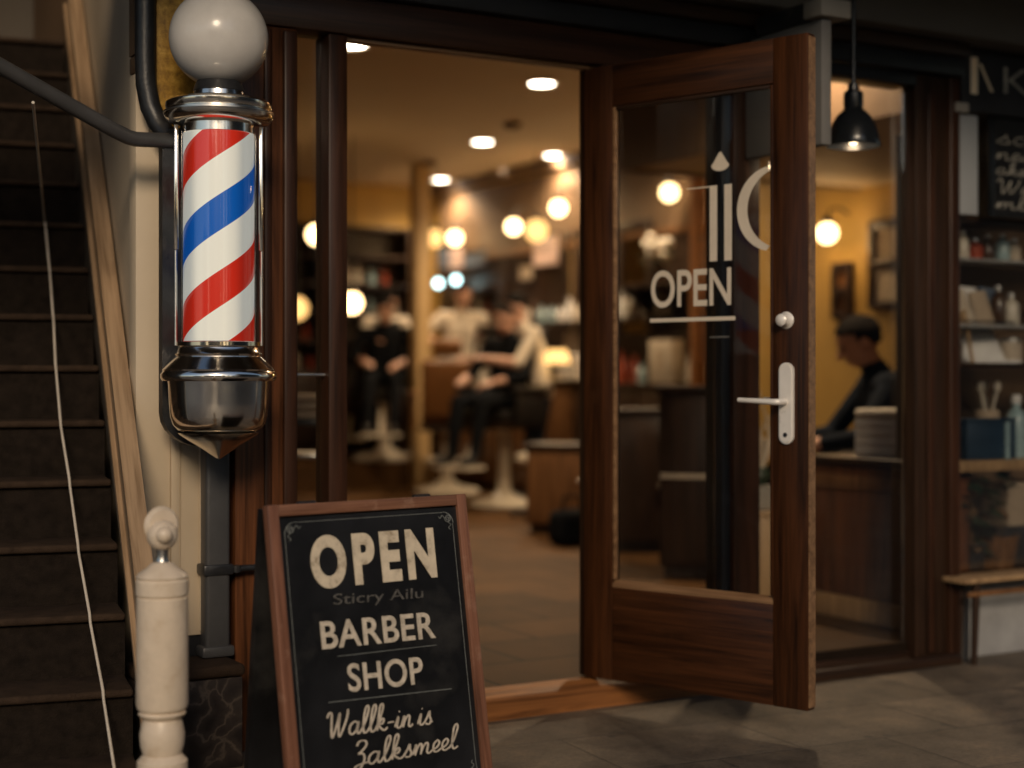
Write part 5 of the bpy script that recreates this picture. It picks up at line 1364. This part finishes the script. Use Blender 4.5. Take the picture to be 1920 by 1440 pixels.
def person(label, loc, rz, J, cloth, voxel=0.013, hair='short', group=None):
    """J: joints in local metres (the person looks to -y); cloth: torso, arm, leg, shoe materials"""
    t = thing('person', label, 'person', loc, rz, group)
    mats = [M['skin'], cloth['torso'], cloth['arm'], cloth['leg'], M['shoe']]
    b = B(); segs = []
    def cap(a, ra, c, rc, mi):
        capsule(b, a, ra, c, rc, mi); segs.append((Vector(a), Vector(c), (ra + rc) / 2, mi))
    pel, chest, neck, head = (Vector(J[k]) for k in ('pelvis', 'chest', 'neck', 'head'))
    mid = pel.lerp(chest, 0.5)
    hx = Vector(J['hip_l']) - Vector(J['hip_r']); hx.normalize()
    for s in (-1, 1):
        cap(pel + hx * 0.075 * s, 0.112, mid + hx * 0.065 * s, 0.105, 1)
        cap(mid + hx * 0.065 * s, 0.105, chest + hx * 0.075 * s, 0.112, 1)
    cap(chest, 0.10, neck - (neck - chest) * 0.15, 0.07, 1)
    cap(neck, 0.055, head - (head - neck) * 0.2, 0.052, 0)
    for s in ('l', 'r'):
        sh_, el, wr = Vector(J['sh_' + s]), Vector(J['el_' + s]), Vector(J['wr_' + s])
        cap(chest + (neck - chest) * 0.45, 0.075, sh_, 0.066, 1)
        cap(sh_, 0.060, el, 0.047, 2)
        cap(el, 0.046, el.lerp(wr, 0.55), 0.040, cloth.get('fore', 2) if isinstance(cloth.get('fore', 2), int) else 2)
        cap(el.lerp(wr, 0.55), 0.038, wr, 0.028, 0)
        # hand: palm, four bent fingers and a thumb
        d = (wr - el).normalized()
        up = Vector((0, 0, 1)) if abs(d.z) < 0.9 else Vector((0, -1, 0))
        side = d.cross(up).normalized() * (1 if s == 'l' else -1)
        nrm = side.cross(d).normalized()
        if nrm.z > 0: nrm = -nrm
        palm = wr + d * 0.085
        for o_ in (-0.022, 0.0, 0.022):
            cap(wr + side * o_ * 0.6, 0.017, palm + side * o_, 0.016, 0)
        for i, (o_, ln) in enumerate(((-0.033, 0.072), (-0.011, 0.082), (0.011, 0.078), (0.032, 0.060))):
            a_ = palm + side * o_
            k1 = a_ + d * ln * 0.5 + nrm * ln * 0.15
            k2 = k1 + d * ln * 0.35 + nrm * ln * 0.38
            cap(a_, 0.0095, k1, 0.009, 0); cap(k1, 0.009, k2, 0.008, 0)
        th = wr + d * 0.025 - side * 0.022
        t1 = th + d * 0.035 - side * 0.028 + nrm * 0.012
        cap(th, 0.013, t1, 0.0105, 0); cap(t1, 0.0105, t1 + d * 0.03 + nrm * 0.012, 0.009, 0)
        hp_, kn, an, to = Vector(J['hip_' + s]), Vector(J['kn_' + s]), Vector(J['an_' + s]), Vector(J['toe_' + s])
        cap(hp_, 0.098, kn, 0.062, 3)
        cap(kn, 0.061, kn.lerp(an, 0.35), 0.060, 3); cap(kn.lerp(an, 0.35), 0.060, an, 0.045, 3)
        cap(an, 0.042, an.lerp(to, 0.5) - Vector((0, 0, 0.012)), 0.042, 4); cap(an.lerp(to, 0.5) - Vector((0, 0, 0.012)), 0.042, to, 0.036, 4)
    # head: skull, jaw, nose, ears, turned along J['look']
    look = Vector(J.get('look', (0, -1, 0))).normalized()
    hu = (head - neck).normalized()
    hs = look.cross(hu).normalized()
    lk = hu.cross(hs).normalized()
    HM = Matrix((hs, -lk, hu)).transposed().to_4x4()
    P = lambda x, y, z: head + hs * x - lk * y + hu * z
    b.ell(P(0, 0.012, 0.03), (0.076, 0.096, 0.098), M=HM); segs.append((P(0, 0.03, 0.05), P(0, 0, 0.0), 0.09, 0))
    b.ell(P(0, -0.022, -0.045), (0.058, 0.066, 0.068), M=HM); segs.append((P(0, -0.02, -0.05), P(0, 0, -0.03), 0.06, 0))
    cap(P(0, -0.084, 0.022), 0.012, P(0, -0.108, -0.018), 0.0155, 0)
    for s in (-1, 1):
        b.ell(P(s * 0.079, 0.014, -0.004), (0.013, 0.022, 0.033), M=HM)
    src = b.build('body_source', mats[0], None, smooth=0)
    md = src.modifiers.new('join', 'REMESH'); md.mode = 'VOXEL'; md.voxel_size = voxel
    sm = src.modifiers.new('soften', 'SMOOTH'); sm.factor = 0.5; sm.iterations = 3
    dg = bpy.context.evaluated_depsgraph_get()
    me = bpy.data.meshes.new_from_object(src.evaluated_get(dg))
    bpy.data.objects.remove(src)
    me.name = 'body'
    me.materials.clear()
    for m_ in mats: me.materials.append(m_)
    pre = [(a, c - a, max((c - a).length_squared, 1e-8), r_, mi) for a, c, r_, mi in segs]
    for f in me.polygons:
        c = f.center; best = 9; bm_ = 0
        for a, d, l2, r_, mi in pre:
            u_ = (c - a).dot(d) / l2
            u_ = 0 if u_ < 0 else 1 if u_ > 1 else u_
            e = (c - a - d * u_).length - r_
            if e < best: best, bm_ = e, mi
        f.material_index = bm_; f.use_smooth = True
    new_obj('body', me, t)
    h = B()
    hk = 1.0 if hair == 'short' else 1.06
    h.ell(P(0, 0.024, 0.044), (0.081 * hk, 0.099 * hk, 0.093 * hk), M=HM, u=26, v=18)
    dead = []
    for v in h.bm.verts:
        l = HM.to_3x3().transposed() @ (v.co - head)
        if l.z < 0.042 + max(0.0, -l.y - 0.026) * 0.9 and l.y < -0.026: dead.append(v)
        elif l.z < -0.055: dead.append(v)
        else: v.co += Vector((rnd.uniform(-1, 1), rnd.uniform(-1, 1), rnd.uniform(-1, 1))) * 0.004
    bmesh.ops.delete(h.bm, geom=dead, context='VERTS')
    h.build('hair', M['hair'], t, smooth=60)
    for s in (-1, 1):
        B().ell(P(s * 0.031, -0.078, 0.018), 0.010, u=10, v=8).build('eye', M['eye'], t, smooth=60)
    B().ell(P(0, -0.086, -0.052), (0.022, 0.008, 0.008), M=HM, u=12, v=8).build('mouth', M['lip'], t, smooth=60)
    return t

def stand(lean=0.0, drop=0.0, arms='work'):
    z = -drop
    c, s = math.cos(lean), math.sin(lean)
    pel = Vector((0, 0.02, 0.95 + z))
    T = lambda x, u_, f: Vector((x, pel.y - s * u_ + f * -c, pel.z + c * u_ - f * s * 0 + (0)))
    J = dict(pelvis=pel, chest=T(0, 0.36, 0), neck=T(0, 0.53, 0.02), head=T(0, 0.67, 0.05),
             sh_l=T(0.19, 0.46, 0), sh_r=T(-0.19, 0.46, 0), hip_l=(0.09, 0.02, 0.92 + z), hip_r=(-0.09, 0.02, 0.92 + z),
             kn_l=(0.11, -0.03, 0.49), kn_r=(-0.11, 0.0, 0.49), an_l=(0.12, 0.04, 0.085), an_r=(-0.12, 0.07, 0.085), toe_l=(0.14, -0.11, 0.04), toe_r=(-0.14, -0.08, 0.04))
    for sd, x in (('l', 1), ('r', -1)):
        S = J['sh_' + sd]
        if arms == 'work':
            J['el_' + sd] = S + Vector((x * 0.10, -0.16, -0.24)); J['wr_' + sd] = S + Vector((x * 0.02, -0.40, -0.20))
        elif arms == 'wide':
            J['el_' + sd] = S + Vector((x * 0.22, -0.08, -0.17)); J['wr_' + sd] = S + Vector((x * 0.16, -0.30, -0.28))
        else:
            J['el_' + sd] = S + Vector((x * 0.06, 0.04, -0.29)); J['wr_' + sd] = S + Vector((x * 0.05, -0.06, -0.55))
    J['look'] = (0, -c, -s - 0.15)
    return J
WHITE = dict(torso=M['shirt_white'], arm=M['shirt_white'], leg=M['cloth_black'], fore=0)
WJ = dict(torso=M['shirt_white'], arm=M['shirt_white'], leg=M['jeans'], fore=0)
BLACK = dict(torso=M['cloth_black'], arm=M['cloth_black'], leg=M['cloth_black'])
a1_ = at(714, 800, 15.75)
person('barber in a pale shirt stooping over a chair at the back of the shop', (a1_.x, a1_.y, 0.342), facing(-0.2, -0.98), stand(0.50, 0.0, 'work'), WHITE)
a2_ = at(855, 800, 15.25)
person('barber in a white shirt and black trousers bending over the tan chair', (a2_.x, a2_.y, 0.342), facing(-0.15, -1), stand(0.30, 0.0, 'wide'), WHITE)
a3_ = at(1004, 800, 12.7)
person('barber in a white shirt and blue jeans reaching over the black chair', (a3_.x, a3_.y, FL + 0.002), facing(-0.9, 0.2), stand(0.22, 0.0, 'work'), WJ)
# seated man, looking across to the camera's left
def seated(zs_, lean=0.0):
    J = dict(pelvis=(0, 0.08, zs_ + 0.10), chest=(0, 0.07 - lean * 0.45, zs_ + 0.43), neck=(0, 0.04 - lean * 0.75, zs_ + 0.60), head=(0, -0.02 - lean, zs_ + 0.725), look=(0.0, -1, -0.10 - lean),
             sh_l=(0.215, 0.06 - lean * 0.55, zs_ + 0.525), sh_r=(-0.215, 0.06 - lean * 0.55, zs_ + 0.525), el_l=(0.29, -0.10 - lean * 0.5, zs_ + 0.27), el_r=(-0.29, -0.10 - lean * 0.5, zs_ + 0.27),
             wr_l=(0.16, -0.33 - lean * 0.4, zs_ + 0.22), wr_r=(-0.16, -0.33 - lean * 0.4, zs_ + 0.24),
             hip_l=(0.10, 0.04, zs_ + 0.08), hip_r=(-0.10, 0.04, zs_ + 0.08), kn_l=(0.13, -0.42, zs_ + 0.06), kn_r=(-0.13, -0.42, zs_ + 0.06),
             an_l=(0.12, -0.50, zs_ - 0.37), an_r=(-0.12, -0.50, zs_ - 0.37), toe_l=(0.13, -0.64, zs_ - 0.40), toe_r=(-0.13, -0.64, zs_ - 0.40))
    return J
JS = seated(0.465, 0.05)
JACKET = dict(torso=M['jacket'], arm=M['jacket'], leg=M['cloth_black'])
person('dark haired customer in a black cape sitting in the black chair in the doorway centre', (ch.x, ch.y, FL + 0.002), facing(-0.95, -0.35), seated(0.79, -0.04), BLACK)
person('customer in a black cape sitting before the stooping barber at the back', (c3.x, c3.y, 0.342), facing(-0.5, -0.86), seated(0.71, 0.02), BLACK)
person('dark haired man in a dark jacket sitting hunched behind the window beside the door', (c5.x, c5.y, FL + 0.002), facing(-0.867, 0.499), JS, JACKET, voxel=0.009, hair='full').scale = (1.16, 1.16, 1.02)

# ================================================================== LIGHT, SKY, CAMERA
w = bpy.data.worlds.new('World'); SC.world = w
w.use_nodes = True
nt = w.node_tree
sky = nt.nodes.new('ShaderNodeTexSky'); sky.sky_type = 'NISHITA'; sky.sun_disc = False
SUN_EL, SUN_AZ = R(24), R(205)            # low light coming in from the street
sky.sun_elevation = SUN_EL; sky.sun_rotation = SUN_AZ
bg = nt.nodes['Background']
bg.inputs['Strength'].default_value = 0.08
nt.links.new(sky.outputs[0], bg.inputs['Color'])
sd = bpy.data.lights.new('sun', 'SUN'); sd.energy = 1.5; sd.angle = R(14); sd.color = (1.0, 0.79, 0.56)
so = bpy.data.objects.new('sun', sd); COL.objects.link(so)
dirv = Vector((math.sin(SUN_AZ) * math.cos(SUN_EL), math.cos(SUN_AZ) * math.cos(SUN_EL), math.sin(SUN_EL)))
so.rotation_euler = dirv.to_track_quat('Z', 'Y').to_euler()
so.location = (-3, -8, 6)

cd = bpy.data.cameras.new('camera'); co = bpy.data.objects.new('camera', cd); COL.objects.link(co)
co.location = CAM
co.rotation_euler = (R(90), 0, -math.atan2(0.499, 0.867))
cd.sensor_width = 36; cd.lens = 36 * 2900 / 1920
cd.shift_y = -10 / 1920
cd.clip_end = 500; cd.clip_start = 0.05
cd.dof.use_dof = True; cd.dof.focus_distance = 4.3; cd.dof.aperture_fstop = 1.12; cd.dof.aperture_blades = 0
SC.camera = co
vs = SC.view_settings
vs.view_transform = 'Standard'; vs.look = 'None'; vs.exposure = 0.05; vs.gamma = 1.0
cy = SC.cycles
cy.use_denoising = True
cy.max_bounces = 8; cy.diffuse_bounces = 4; cy.glossy_bounces = 4; cy.transparent_max_bounces = 16
cy.sample_clamp_indirect = 4.0; cy.sample_clamp_direct = 0
cy.caustics_reflective = False; cy.caustics_refractive = False
cy.blur_glossy = 0.5
